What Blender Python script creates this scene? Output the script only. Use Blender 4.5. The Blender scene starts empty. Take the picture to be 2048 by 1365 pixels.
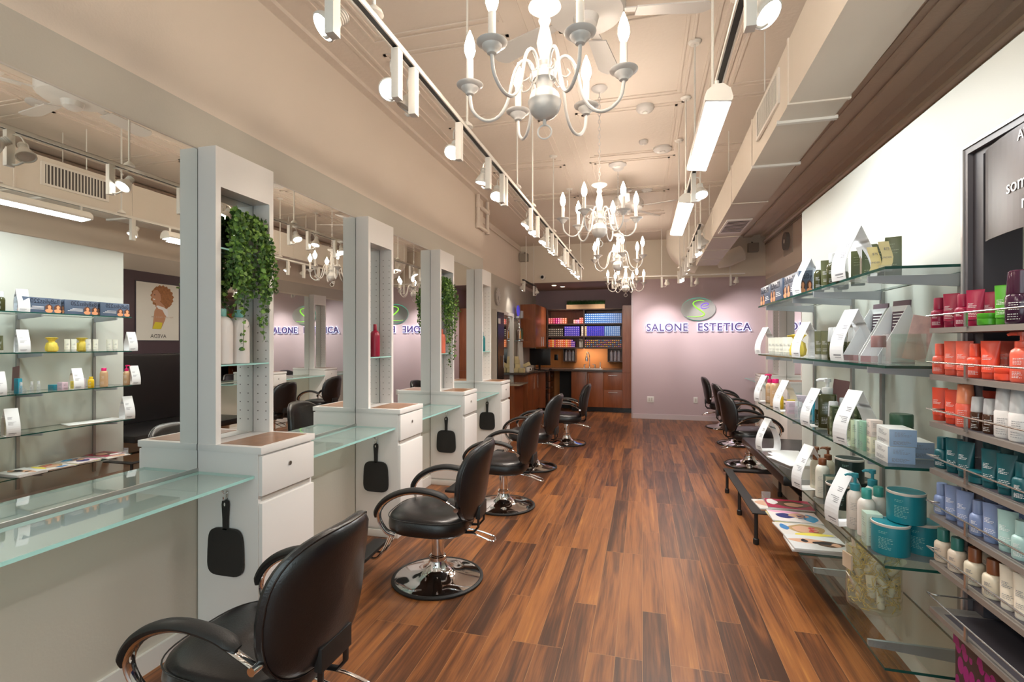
import bpy, bmesh, math, random
from math import sin, cos, pi, radians as R
from mathutils import Vector, Matrix
random.seed(7)
C = bpy.context.scene.collection
SC = bpy.context.scene

# ---------------------------------------------------------------- camera
F_PX, VPX, HZ, H = 1000.0, 1285.0, 687.0, 1.5
PSI = math.atan((VPX - 1024) / F_PX); SI, CO = math.sin(PSI), math.cos(PSI)
cd = bpy.data.cameras.new('camera'); cam = bpy.data.objects.new('camera', cd); C.objects.link(cam)
cam.location = (0, 0, H); cam.rotation_euler = (pi/2, 0, PSI)
cd.sensor_width = 36; cd.lens = 36 * F_PX / 2048; cd.shift_y = (HZ - 682.5) / 2048
cd.clip_start = 0.05; cd.clip_end = 100
SC.camera = cam
# ---------------------------------------------------------------- view, world, main lights
SC.view_settings.view_transform = 'Standard'; SC.view_settings.look = 'None'
SC.view_settings.gamma = 1; SC.view_settings.use_curve_mapping = False
SC.view_settings.exposure = 0.40
SC.cycles.max_bounces = 10; SC.cycles.diffuse_bounces = 5; SC.cycles.glossy_bounces = 5
SC.cycles.transparent_max_bounces = 24; SC.cycles.transmission_bounces = 6
SC.cycles.sample_clamp_indirect = 4.0; SC.cycles.caustics_reflective = False; SC.cycles.caustics_refractive = False
W = bpy.data.worlds.new('daylight'); SC.world = W; W.use_nodes = True
W.node_tree.nodes['Background'].inputs[0].default_value = (0.80, 0.90, 1.0, 1)
W.node_tree.nodes['Background'].inputs[1].default_value = 1.0
WARM = (1.0, 0.87, 0.76); NEUT = (1.0, 0.90, 0.80); COOL = (0.86, 0.95, 1.0)
def light(name, kind, loc, energy, col, size=0.05, target=None, spot=None, blend=0.6, size_y=None):
    d = bpy.data.lights.new(name, kind); d.energy = energy; d.color = col
    if kind == 'AREA':
        d.size = size
        if size_y: d.shape = 'RECTANGLE'; d.size_y = size_y
    else: d.shadow_soft_size = size
    if kind == 'SPOT': d.spot_size = R(spot); d.spot_blend = blend
    o = bpy.data.objects.new(name, d); C.objects.link(o); o.location = loc
    if target is not None:
        o.rotation_euler = (Vector(target) - Vector(loc)).to_track_quat('-Z', 'Y').to_euler()
    return o
# daylight entering through the glazed shop front behind the camera
light('shopfront_daylight', 'AREA', (0.1, -2.64, 1.8), 60, COOL, 3.8, (0.1, 5, 2.0), size_y=2.6)
# linear panels on the right-hand track (their diffusers emit too)
light('panel_light_near', 'AREA', (0.325, 2.83, 2.545), 16, (0.92, 0.97, 1.0), 0.09, (0.6, 2.83, 1.4), size_y=0.9)
light('panel_light_far', 'AREA', (0.325, 4.62, 2.545), 26, (0.97, 0.98, 0.95), 0.09, (0.325, 4.62, 0), size_y=1.1)

# ---------------------------------------------------------------- photo ray helpers (real positions on known planes)
def ray(px, py):
    a = (px - 1024) / F_PX; return (-SI + CO*a, CO + SI*a, (HZ - py) / F_PX)
def onX(px, py, x):
    r = ray(px, py); t = x / r[0]; return Vector((x, r[1]*t, H + r[2]*t))
def onY(px, py, y):
    r = ray(px, py); t = y / r[1]; return Vector((r[0]*t, y, H + r[2]*t))
def onZ(px, py, z):
    r = ray(px, py); t = (z - H) / r[2]; return Vector((r[0]*t, r[1]*t, z))

# ---------------------------------------------------------------- materials
MATS = {}
def nt(m): return m.node_tree.nodes, m.node_tree.links
def mat(name, col=(0.8, 0.8, 0.8), rough=0.5, metal=0.0, emit=None, es=1.0, coat=0.0, bump=0.0, bscale=60, spec=0.5, var=0.0, vscale=8, sheen=0):
    if name in MATS: return MATS[name]
    m = bpy.data.materials.new(name); m.use_nodes = True; n, l = nt(m)
    b = n['Principled BSDF']
    b.inputs['Base Color'].default_value = (*col, 1); b.inputs['Roughness'].default_value = rough
    b.inputs['Metallic'].default_value = metal; b.inputs['Coat Weight'].default_value = coat
    b.inputs['Specular IOR Level'].default_value = spec
    tc = n.new('ShaderNodeTexCoord')
    if emit:
        b.inputs['Emission Color'].default_value = (*emit, 1); b.inputs['Emission Strength'].default_value = es
    if bump:
        t = n.new('ShaderNodeTexNoise'); t.inputs['Scale'].default_value = bscale; t.inputs['Detail'].default_value = 4
        l.new(tc.outputs['Object'], t.inputs['Vector'])
        bp = n.new('ShaderNodeBump'); bp.inputs['Strength'].default_value = bump; bp.inputs['Distance'].default_value = 0.01
        l.new(t.outputs['Fac'], bp.inputs['Height']); l.new(bp.outputs['Normal'], b.inputs['Normal'])
    if var:
        t = n.new('ShaderNodeTexNoise'); t.inputs['Scale'].default_value = vscale; t.inputs['Detail'].default_value = 3
        l.new(tc.outputs['Object'], t.inputs['Vector'])
        mx = n.new('ShaderNodeMix'); mx.data_type = 'RGBA'; l.new(t.outputs['Fac'], mx.inputs['Factor'])
        mx.inputs[6].default_value = (*[c*(1-var) for c in col], 1); mx.inputs[7].default_value = (*[min(1, c*(1+var)) for c in col], 1)
        l.new(mx.outputs[2], b.inputs['Base Color'])
    MATS[name] = m; return m
def paint_split(name, zs, cols, rough=0.7):
    m = bpy.data.materials.new(name); m.use_nodes = True; n, l = nt(m); b = n['Principled BSDF']; b.inputs['Roughness'].default_value = rough
    g = n.new('ShaderNodeNewGeometry'); s = n.new('ShaderNodeSeparateXYZ'); l.new(g.outputs['Position'], s.inputs[0])
    prev = None
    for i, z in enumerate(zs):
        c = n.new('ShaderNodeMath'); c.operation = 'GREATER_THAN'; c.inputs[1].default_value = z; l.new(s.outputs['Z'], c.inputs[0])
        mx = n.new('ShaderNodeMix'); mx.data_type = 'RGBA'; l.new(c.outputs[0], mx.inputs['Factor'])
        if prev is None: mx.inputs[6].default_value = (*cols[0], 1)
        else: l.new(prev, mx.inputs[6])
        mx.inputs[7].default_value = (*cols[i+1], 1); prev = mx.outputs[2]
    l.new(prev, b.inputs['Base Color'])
    t = n.new('ShaderNodeTexNoise'); t.inputs['Scale'].default_value = 90
    l.new(g.outputs['Position'], t.inputs['Vector'])
    bp = n.new('ShaderNodeBump'); bp.inputs['Strength'].default_value = 0.06; bp.inputs['Distance'].default_value = 0.01
    l.new(t.outputs['Fac'], bp.inputs['Height']); l.new(bp.outputs['Normal'], b.inputs['Normal'])
    return m
def wood_floor():
    m = bpy.data.materials.new('wood_floor'); m.use_nodes = True; n, l = nt(m); b = n['Principled BSDF']
    tc = n.new('ShaderNodeTexCoord'); mp = n.new('ShaderNodeMapping'); mp.inputs['Rotation'].default_value = (0, 0, pi/2)
    l.new(tc.outputs['Object'], mp.inputs['Vector'])
    br = n.new('ShaderNodeTexBrick'); l.new(mp.outputs[0], br.inputs['Vector'])
    br.offset = 0.37; br.offset_frequency = 3; br.squash = 1.0
    br.inputs['Color1'].default_value = (0, 0, 0, 1); br.inputs['Color2'].default_value = (1, 1, 1, 1); br.inputs['Mortar'].default_value = (0, 0, 0, 1)
    br.inputs['Scale'].default_value = 1; br.inputs['Mortar Size'].default_value = 0.0012; br.inputs['Brick Width'].default_value = 1.22; br.inputs['Row Height'].default_value = 0.127
    br.inputs['Bias'].default_value = 0.0
    # shift the grain plank by plank
    sep = n.new('ShaderNodeSeparateXYZ'); l.new(tc.outputs['Object'], sep.inputs[0])
    off = n.new('ShaderNodeMath'); off.operation = 'MULTIPLY'; off.inputs[1].default_value = 37.0; l.new(br.outputs['Color'], off.inputs[0])
    ax = n.new('ShaderNodeMath'); ax.operation = 'ADD'; l.new(sep.outputs['X'], ax.inputs[0]); l.new(off.outputs[0], ax.inputs[1])
    cb = n.new('ShaderNodeCombineXYZ'); l.new(ax.outputs[0], cb.inputs[0]); l.new(sep.outputs['Y'], cb.inputs[1]); l.new(off.outputs[0], cb.inputs[2])
    m2 = n.new('ShaderNodeMapping'); m2.inputs['Scale'].default_value = (13, 0.8, 1); l.new(cb.outputs[0], m2.inputs['Vector'])
    g1 = n.new('ShaderNodeTexNoise'); g1.inputs['Scale'].default_value = 1.0; g1.inputs['Detail'].default_value = 5; g1.inputs['Distortion'].default_value = 1.3; l.new(m2.outputs[0], g1.inputs['Vector'])
    m3 = n.new('ShaderNodeMapping'); m3.inputs['Scale'].default_value = (120, 4, 1); l.new(cb.outputs[0], m3.inputs['Vector'])
    g2 = n.new('ShaderNodeTexNoise'); g2.inputs['Scale'].default_value = 1.0; g2.inputs['Detail'].default_value = 3; l.new(m3.outputs[0], g2.inputs['Vector'])
    # value = .45*noise + .45*plank + fine
    def mth(op, a, bb, **k):
        x = n.new('ShaderNodeMath'); x.operation = op
        for i, v in enumerate((a, bb)):
            if isinstance(v, (int, float)): x.inputs[i].default_value = v
            else: l.new(v, x.inputs[i])
        return x.outputs[0]
    v = mth('ADD', mth('MULTIPLY', g1.outputs['Fac'], 1.05), mth('MULTIPLY', br.outputs['Color'], 0.33))
    v = mth('ADD', v, mth('MULTIPLY', g2.outputs['Fac'], 0.42)); v = mth('SUBTRACT', v, 0.495)
    cr = n.new('ShaderNodeValToRGB'); l.new(v, cr.inputs[0]); e = cr.color_ramp.elements
    e[0].position = 0.16; e[0].color = (0.062, 0.026, 0.014, 1)
    e[1].position = 0.88; e[1].color = (0.47, 0.205, 0.05, 1)
    x = e.new(0.34); x.color = (0.135, 0.050, 0.021, 1)
    x = e.new(0.52); x.color = (0.26, 0.094, 0.030, 1)
    x = e.new(0.70); x.color = (0.33, 0.125, 0.037, 1)
    mx = n.new('ShaderNodeMix'); mx.data_type = 'RGBA'; l.new(br.outputs['Fac'], mx.inputs['Factor']); l.new(cr.outputs[0], mx.inputs[6]); mx.inputs[7].default_value = (0.36, 0.17, 0.07, 1)
    l.new(mx.outputs[2], b.inputs['Base Color'])
    b.inputs['Roughness'].default_value = 0.34; b.inputs['Specular IOR Level'].default_value = 0.35
    bp = n.new('ShaderNodeBump'); bp.inputs['Strength'].default_value = 0.12; bp.inputs['Distance'].default_value = 0.004
    l.new(mth('SUBTRACT', g2.outputs['Fac'], br.outputs['Fac']), bp.inputs['Height']); l.new(bp.outputs['Normal'], b.inputs['Normal'])
    return m
def wood(name, c1, c2, rough=0.35, sc=(6, 6, 0.8)):
    m = bpy.data.materials.new(name); m.use_nodes = True; n, l = nt(m); b = n['Principled BSDF']
    tc = n.new('ShaderNodeTexCoord'); mp = n.new('ShaderNodeMapping'); mp.inputs['Scale'].default_value = sc; l.new(tc.outputs['Object'], mp.inputs['Vector'])
    t = n.new('ShaderNodeTexNoise'); t.inputs['Scale'].default_value = 2.5; t.inputs['Detail'].default_value = 6; t.inputs['Distortion'].default_value = 1; l.new(mp.outputs[0], t.inputs['Vector'])
    cr = n.new('ShaderNodeValToRGB'); cr.color_ramp.elements[0].position = 0.3; cr.color_ramp.elements[1].position = 0.7
    cr.color_ramp.elements[0].color = (*c1, 1); cr.color_ramp.elements[1].color = (*c2, 1)
    l.new(t.outputs['Fac'], cr.inputs[0]); l.new(cr.outputs[0], b.inputs['Base Color']); b.inputs['Roughness'].default_value = rough
    MATS[name] = m; return m
def glass(name, tint, milk=None, gcol=(1, 1, 1)):
    m = bpy.data.materials.new(name); m.use_nodes = True; n, l = nt(m); n.remove(n['Principled BSDF'])
    out = n['Material Output']; tr = n.new('ShaderNodeBsdfTransparent'); tr.inputs[0].default_value = (*tint, 1)
    gl = n.new('ShaderNodeBsdfGlossy'); gl.inputs['Roughness'].default_value = 0.02; gl.inputs[0].default_value = (*gcol, 1)
    fr = n.new('ShaderNodeFresnel'); fr.inputs[0].default_value = 1.45
    ge = n.new('ShaderNodeNewGeometry'); iv = n.new('ShaderNodeMath'); iv.operation = 'SUBTRACT'; iv.inputs[0].default_value = 1.0; l.new(ge.outputs['Backfacing'], iv.inputs[1])
    mu = n.new('ShaderNodeMath'); mu.operation = 'MULTIPLY'; l.new(fr.outputs[0], mu.inputs[0]); l.new(iv.outputs[0], mu.inputs[1])
    if milk:
        df = n.new('ShaderNodeBsdfDiffuse'); df.inputs[0].default_value = (*milk[:3], 1); m0 = n.new('ShaderNodeMixShader'); m0.inputs[0].default_value = milk[3]; l.new(tr.outputs[0], m0.inputs[1]); l.new(df.outputs[0], m0.inputs[2]); tr = m0
    ms = n.new('ShaderNodeMixShader'); l.new(mu.outputs[0], ms.inputs[0]); l.new(tr.outputs[0], ms.inputs[1]); l.new(gl.outputs[0], ms.inputs[2])
    l.new(ms.outputs[0], out.inputs[0]); MATS[name] = m; return m
def semi(name, col, alpha, rough=0.1):
    """thin translucent plastic or back-tinted glass: part diffuse colour, part see-through"""
    m = bpy.data.materials.new(name); m.use_nodes = True; n, l = nt(m); b = n['Principled BSDF']
    b.inputs['Base Color'].default_value = (*col, 1); b.inputs['Roughness'].default_value = rough
    tr = n.new('ShaderNodeBsdfTransparent'); tr.inputs[0].default_value = (*[0.5+0.5*c for c in col], 1)
    ms = n.new('ShaderNodeMixShader'); ms.inputs[0].default_value = alpha
    l.new(tr.outputs[0], ms.inputs[1]); l.new(b.outputs[0], ms.inputs[2]); l.new(ms.outputs[0], n['Material Output'].inputs[0]); MATS[name] = m; return m

M_white = mat('station_white', (0.85, 0.83, 0.81), 0.35, bump=0.02)
M_wtrim = mat('white_trim', (0.80, 0.78, 0.74), 0.4)
M_fixture = mat('fixture_white', (0.80, 0.77, 0.72), 0.35)
M_chand = mat('chandelier_white', (0.66, 0.64, 0.62), 0.3)
M_ceil = mat('ceiling_paint', (0.74, 0.655, 0.575), 0.6, bump=0.25, bscale=35, var=0.03, vscale=1.5)
M_duct = mat('duct_paint', (0.72, 0.66, 0.585), 0.5, var=0.04, vscale=3)
M_floor = wood_floor()
M_lam = mat('brown_laminate', (0.33, 0.17, 0.085), 0.3, var=0.35, vscale=14)
M_mirror = mat('mirror_silver', (0.86, 0.89, 0.87), 0.0, metal=1.0)
M_chrome = mat('chrome', (0.80, 0.80, 0.81), 0.06, metal=1.0)
M_brushed = mat('brushed_steel', (0.55, 0.54, 0.52), 0.32, metal=1.0)
M_leather = mat('black_vinyl', (0.012, 0.011, 0.012), 0.28, bump=0.10, bscale=160, spec=0.6)
M_rubber = mat('black_rubber', (0.012, 0.012, 0.012), 0.55, bump=0.1, bscale=200)
M_blackmetal = mat('black_metal', (0.016, 0.015, 0.015), 0.5)
M_grey = mat('rack_grey', (0.25, 0.225, 0.205), 0.42, metal=0.3)
M_greyd = mat('rack_dark', (0.055, 0.05, 0.06), 0.45)
M_bracket = mat('bracket_grey', (0.42, 0.43, 0.47), 0.4, metal=0.5)
M_glass = glass('clear_glass', (0.93, 0.965, 0.945)); M_jar = glass('jar_glass', (0.95, 0.95, 0.90), (0.8, 0.8, 0.74, 0.05))
M_glasst = glass('counter_glass', (0.86, 0.95, 0.935), (0.62, 0.78, 0.76, 0.30))
M_gedge = mat('glass_edge_dark', (0.012, 0.07, 0.055), 0.1)
M_gedgel = mat('glass_edge_aqua', (0.42, 0.76, 0.72), 0.15)
M_clear = semi('clear_plastic', (0.85, 0.88, 0.90), 0.18)
M_clear2 = semi('frosted_cap', (0.80, 0.82, 0.84), 0.55)
M_cherry = wood('cherry_laminate', (0.22, 0.062, 0.020), (0.30, 0.095, 0.034), 0.32)
M_dkwood = wood('dark_wood', (0.035, 0.018, 0.012), (0.06, 0.03, 0.02), 0.4)
M_stone = mat('dark_stone', (0.075, 0.055, 0.045), 0.2, var=0.4, vscale=40)
M_soil = mat('soil', (0.05, 0.03, 0.02), 0.9)
M_black = mat('black_gloss', (0.008, 0.008, 0.01), 0.25)
M_card = mat('white_card', (0.84, 0.85, 0.86), 0.6)
M_ink = mat('print_grey', (0.25, 0.25, 0.27), 0.7)
M_wh = mat('print_white', (0.85, 0.84, 0.84), 0.6)
M_kraft = mat('pine_box', (0.55, 0.36, 0.20), 0.6, var=0.1, vscale=20)

# ---------------------------------------------------------------- mesh helpers
class MB:
    def __init__(s): s.b = bmesh.new(); s.mi = 0
    def _q(s, vs):
        try: f = s.b.faces.new(vs); f.material_index = s.mi; return f
        except ValueError: return None
    def box(s, x0, x1, y0, y1, z0, z1, bev=0.0, mt=None):
        vs = [s.b.verts.new(p) for p in ((x0,y0,z0),(x1,y0,z0),(x1,y1,z0),(x0,y1,z0),(x0,y0,z1),(x1,y0,z1),(x1,y1,z1),(x0,y1,z1))]
        fs = [s._q([vs[i] for i in f]) for f in ((3,2,1,0),(4,5,6,7),(0,1,5,4),(1,2,6,5),(2,3,7,6),(3,0,4,7))]
        if bev > 0:
            es = list({e for f in fs for e in f.edges})
            r = bmesh.ops.bevel(s.b, geom=es, offset=bev, segments=2, affect='EDGES', profile=0.6)
            for f in r['faces']: f.material_index = s.mi
            vs = list({v for f in r['faces'] for v in f.verts} | {v for v in vs if v.is_valid})
        if mt is not None:
            for v in vs:
                if v.is_valid: v.co = mt @ v.co
        return s
    def ring(s, pts): return [s.b.verts.new(p) for p in pts]
    def loft(s, rings, closed=True, caps=True):
        rs = [s.ring(r) for r in rings]; n = len(rs[0])
        for a, b in zip(rs, rs[1:]):
            for i in range(n if closed else n-1):
                s._q([a[i], a[(i+1) % n], b[(i+1) % n], b[i]])
        if caps and closed: s._q(rs[0][::-1]); s._q(rs[-1])
        return s
    def lathe(s, prof, n=24, c=(0, 0, 0), caps=True, sx=1, sy=1):
        return s.loft([[(c[0]+sx*r*cos(2*pi*i/n), c[1]+sy*r*sin(2*pi*i/n), c[2]+z) for i in range(n)] for r, z in prof], caps=caps)
    def tube(s, pts, r, n=10, caps=True, flat=None):
        pts = [Vector(p) for p in pts]; rings = []; up = None
        for i, p in enumerate(pts):
            d = (pts[min(i+1, len(pts)-1)] - pts[max(i-1, 0)])
            if d.length < 1e-9: d = Vector((0, 0, 1))
            d.normalize()
            if up is None: up = Vector((0, 0, 1)) if abs(d.z) < 0.9 else Vector((1, 0, 0))
            u = d.cross(up)
            if u.length < 1e-4: u = d.orthogonal()
            u.normalize(); v = u.cross(d); v.normalize(); up = v
            rr = r[i] if isinstance(r, (list, tuple)) else r
            ru, rv = (rr, rr) if flat is None else (rr*flat[0], rr*flat[1])
            rings.append([p + u*ru*cos(2*pi*k/n) + v*rv*sin(2*pi*k/n) for k in range(n)])
        return s.loft(rings, caps=caps)
    def poly(s, pts, d):
        """flat polygon extruded by vector d"""
        a = s.ring(pts); b = s.ring([Vector(p) + Vector(d) for p in pts]); n = len(a)
        s._q(a[::-1]); s._q(b)
        for i in range(n): s._q([a[i], a[(i+1) % n], b[(i+1) % n], b[i]])
        return s
    def disc(s, c, r, axis='Z', n=20, th=0.002):
        ring = []
        for i in range(n):
            a = 2*pi*i/n; u, v = r*cos(a), r*sin(a)
            ring.append({'X': (c[0], c[1]+u, c[2]+v), 'Y': (c[0]+u, c[1], c[2]+v), 'Z': (c[0]+u, c[1]+v, c[2])}[axis])
        d = {'X': (th, 0, 0), 'Y': (0, th, 0), 'Z': (0, 0, th)}[axis]
        return s.poly(ring, d)
    def build(s, name, m, parent=None, smooth=True, loc=None, rot=None, recalc=True):
        if recalc: bmesh.ops.recalc_face_normals(s.b, faces=s.b.faces)
        me = bpy.data.meshes.new(name); s.b.to_mesh(me); s.b.free()
        for x in (m if isinstance(m, (list, tuple)) else [m]): me.materials.append(x)
        if smooth:
            me.shade_smooth()
            me.set_sharp_from_angle(angle=R(38))
        o = bpy.data.objects.new(name, me); C.objects.link(o)
        if parent: o.parent = parent
        if loc is not None: o.location = loc
        if rot is not None: o.rotation_euler = rot
        return o
def tag(o, label=None, cat=None, group=None, kind=None):
    if label: o['label'] = label
    if cat: o['category'] = cat
    if group: o['group'] = group
    if kind: o['kind'] = kind
    return o
def thing(name, loc, label, cat, group=None, rz=0.0):
    o = bpy.data.objects.new(name, None); C.objects.link(o); o.location = loc; o.rotation_euler = (0, 0, rz)
    o.empty_display_size = 0.05
    return tag(o, label, cat, group)
def struct(o): o['kind'] = 'structure'; return o
def copy_tree(o, parent=None):
    c = o.copy(); C.objects.link(c)
    if parent: c.parent = parent
    for ch in list(o.children): copy_tree(ch, c)
    return c
FONTM = {}
def text(name, s, size, m, parent, loc, rot, depth=0.001, align='CENTER', shear=0, space=1.0, xs=1.0):
    key = (s, size, depth, align, shear, space, m.name)
    if key not in FONTM:
        cu = bpy.data.curves.new('t', 'FONT'); cu.body = s; cu.size = size; cu.extrude = depth; cu.align_x = align; cu.shear = shear; cu.space_character = space
        cu.resolution_u = 3
        to = bpy.data.objects.new('t', cu); C.objects.link(to)
        bpy.context.view_layer.update()
        me = bpy.data.meshes.new_from_object(to.evaluated_get(bpy.context.evaluated_depsgraph_get())); me.name = name
        bpy.data.objects.remove(to); bpy.data.curves.remove(cu); me.materials.clear(); me.materials.append(m); FONTM[key] = me
    o = bpy.data.objects.new(name, FONTM[key]); C.objects.link(o); o.parent = parent; o.location = loc; o.rotation_euler = rot; o.scale = (xs, 1, 1)
    return o
def smoothstep_pts(pts, n=6):
    """Catmull-Rom through points"""
    P = [Vector(p) for p in pts]; P = [P[0]*2-P[1]] + P + [P[-1]*2-P[-2]]; out = []
    for i in range(1, len(P)-2):
        for k in range(n):
            t = k/n; a, b, c, d = P[i-1], P[i], P[i+1], P[i+2]
            out.append(0.5*((2*b) + (c-a)*t + (2*a-5*b+4*c-d)*t*t + (3*b-a-3*c+d)*t**3))
    out.append(P[-2]); return out
# ================================================================ ROOM SHELL
XL, XLF, XR, YB, YA, YF, ZC, ZP = -2.19, -2.50, 2.24, 10.3, 11.86, -2.5, 3.55, 2.70
M_wallL = paint_split('left_wall_paint', [0.86, ZP], [(0.62, 0.58, 0.50), (0.52, 0.49, 0.43), (0.74, 0.655, 0.57)])
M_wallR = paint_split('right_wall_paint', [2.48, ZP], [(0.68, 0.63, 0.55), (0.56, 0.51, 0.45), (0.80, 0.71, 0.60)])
M_purple = paint_split('purple_wall_paint', [2.77], [(0.56, 0.44, 0.47), (0.74, 0.67, 0.57)])
M_alc = paint_split('alcove_wall_paint', [1.41], [(0.66, 0.25, 0.07), (0.36, 0.27, 0.30)])
M_plum = mat('plum_panel', (0.075, 0.045, 0.055), 0.5)
b = MB(); b.box(-2.7, 2.5, YF-0.1, YA+0.1, -0.1, 0); struct(b.build('floor', M_floor))
# pressed-metal ceiling with raised rectangular ribs
b = MB(); b.box(-2.7, 2.5, YF-0.1, YB+0.02, ZC, ZC+0.1)
for X in (-1.95, -0.75, 0.45, 1.65):
    for dx in (0, 0.06): b.box(X+dx, X+dx+0.022, YF, YB, ZC-0.009, ZC+0.002)
for k in range(10):
    Y = YF + 0.7 + 1.25*k
    for X0, X1 in ((-1.78, -0.86), (-0.58, 0.34), (0.62, 1.54)):
        for q in (0, 0.05):
            b.box(X0+q, X1-q, Y+q, Y+q+0.02, ZC-0.008, ZC+0.002); b.box(X0+q, X1-q, Y+1.1-q, Y+1.12-q, ZC-0.008, ZC+0.002)
            b.box(X0+q, X0+q+0.02, Y+q, Y+1.1-q, ZC-0.008, ZC+0.002); b.box(X1-q-0.02, X1-q, Y+q, Y+1.1-q, ZC-0.008, ZC+0.002)
b.box(XL, XL+0.07, YF, 6.77, ZC-0.03, ZC+0.01); b.box(XR-0.09, XR, YF, YB, ZC-0.05, ZC+0.01)
struct(b.build('ceiling', M_ceil, smooth=False))
b = MB(); b.box(-2.7, XL, YF, 6.77, 0, ZC); b.box(-2.7, XLF, 6.77, YA, 0, ZC); struct(b.build('wall_left', M_wallL, smooth=False))
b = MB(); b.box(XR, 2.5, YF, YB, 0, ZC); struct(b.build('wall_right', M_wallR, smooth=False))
b = MB(); b.box(-0.20, XR+0.1, YB, YA, 0, ZC); b.box(-2.7, -0.2, YB, YA, 2.77, ZC)
struct(b.build('wall_back', M_purple, smooth=False))
b = MB(); b.box(XLF, -0.2, YA, YA+0.1, 0, 2.8); struct(b.build('wall_alcove', M_alc))
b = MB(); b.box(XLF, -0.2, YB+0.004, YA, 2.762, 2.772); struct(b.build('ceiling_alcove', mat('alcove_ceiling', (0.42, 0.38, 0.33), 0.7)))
# glazed shop front behind the camera
b = MB()
for x in (-2.19, -1.1, 0.0, 1.1, 2.19): b.box(x-0.04, x+0.04, YF, YF+0.08, 0, 3.0)
b.box(XL, XR, YF, YF+0.08, 0, 0.25); b.box(XL, XR, YF, YF+0.08, 2.95, ZC); struct(b.build('window_1', M_wtrim))
b = MB(); b.box(XL, XR, YF+0.03, YF+0.04, 0.25, 2.95); struct(b.build('window_pane_1', M_glass))
# baseboards
def base(name, x0, x1, y0, y1, m=M_wtrim):
    b = MB(); b.box(x0, x1, y0, y1, 0, 0.085); b.box(x0 if x1-x0 > 0.05 else x0, x1, y0, y1, 0.085, 0.095); return struct(b.build(name, m))
base('baseboard_left', XL, XL+0.015, YF, 6.77)
base('baseboard_back', -0.2, XR, YB-0.016, YB, mat('mauve_trim', (0.64, 0.55, 0.57), 0.4))
base('baseboard_right', XR-0.015, XR, YF, YB)
b = MB(); b.box(-0.215, -0.2, YB-0.016, YA, 0, 0.1); b.box(-0.215, -0.185, YB-0.02, YB+0.02, 0.0, 2.76); struct(b.build('trim_1', mat('mauve_corner', (0.50, 0.42, 0.43), 0.5)))
# free-standing display partition on the right
M_panel = mat('panel_mint', (0.57, 0.59, 0.545), 0.5)
b = MB(); b.box(1.18, 1.27, YF, 4.26, 0.10, 2.50); struct(b.build('wall_display', M_panel))
b = MB(); b.box(1.19, 1.26, YF, 4.26, 0.0, 0.10); struct(b.build('baseboard_display', M_wtrim))
b = MB(); b.box(XR-0.02, XR, 4.27, 6.3, 0.9, 2.48); struct(b.build('trim_plum_panel', M_plum))
for i, (X, Yp) in enumerate(((-2.5, 0),)): pass

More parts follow.
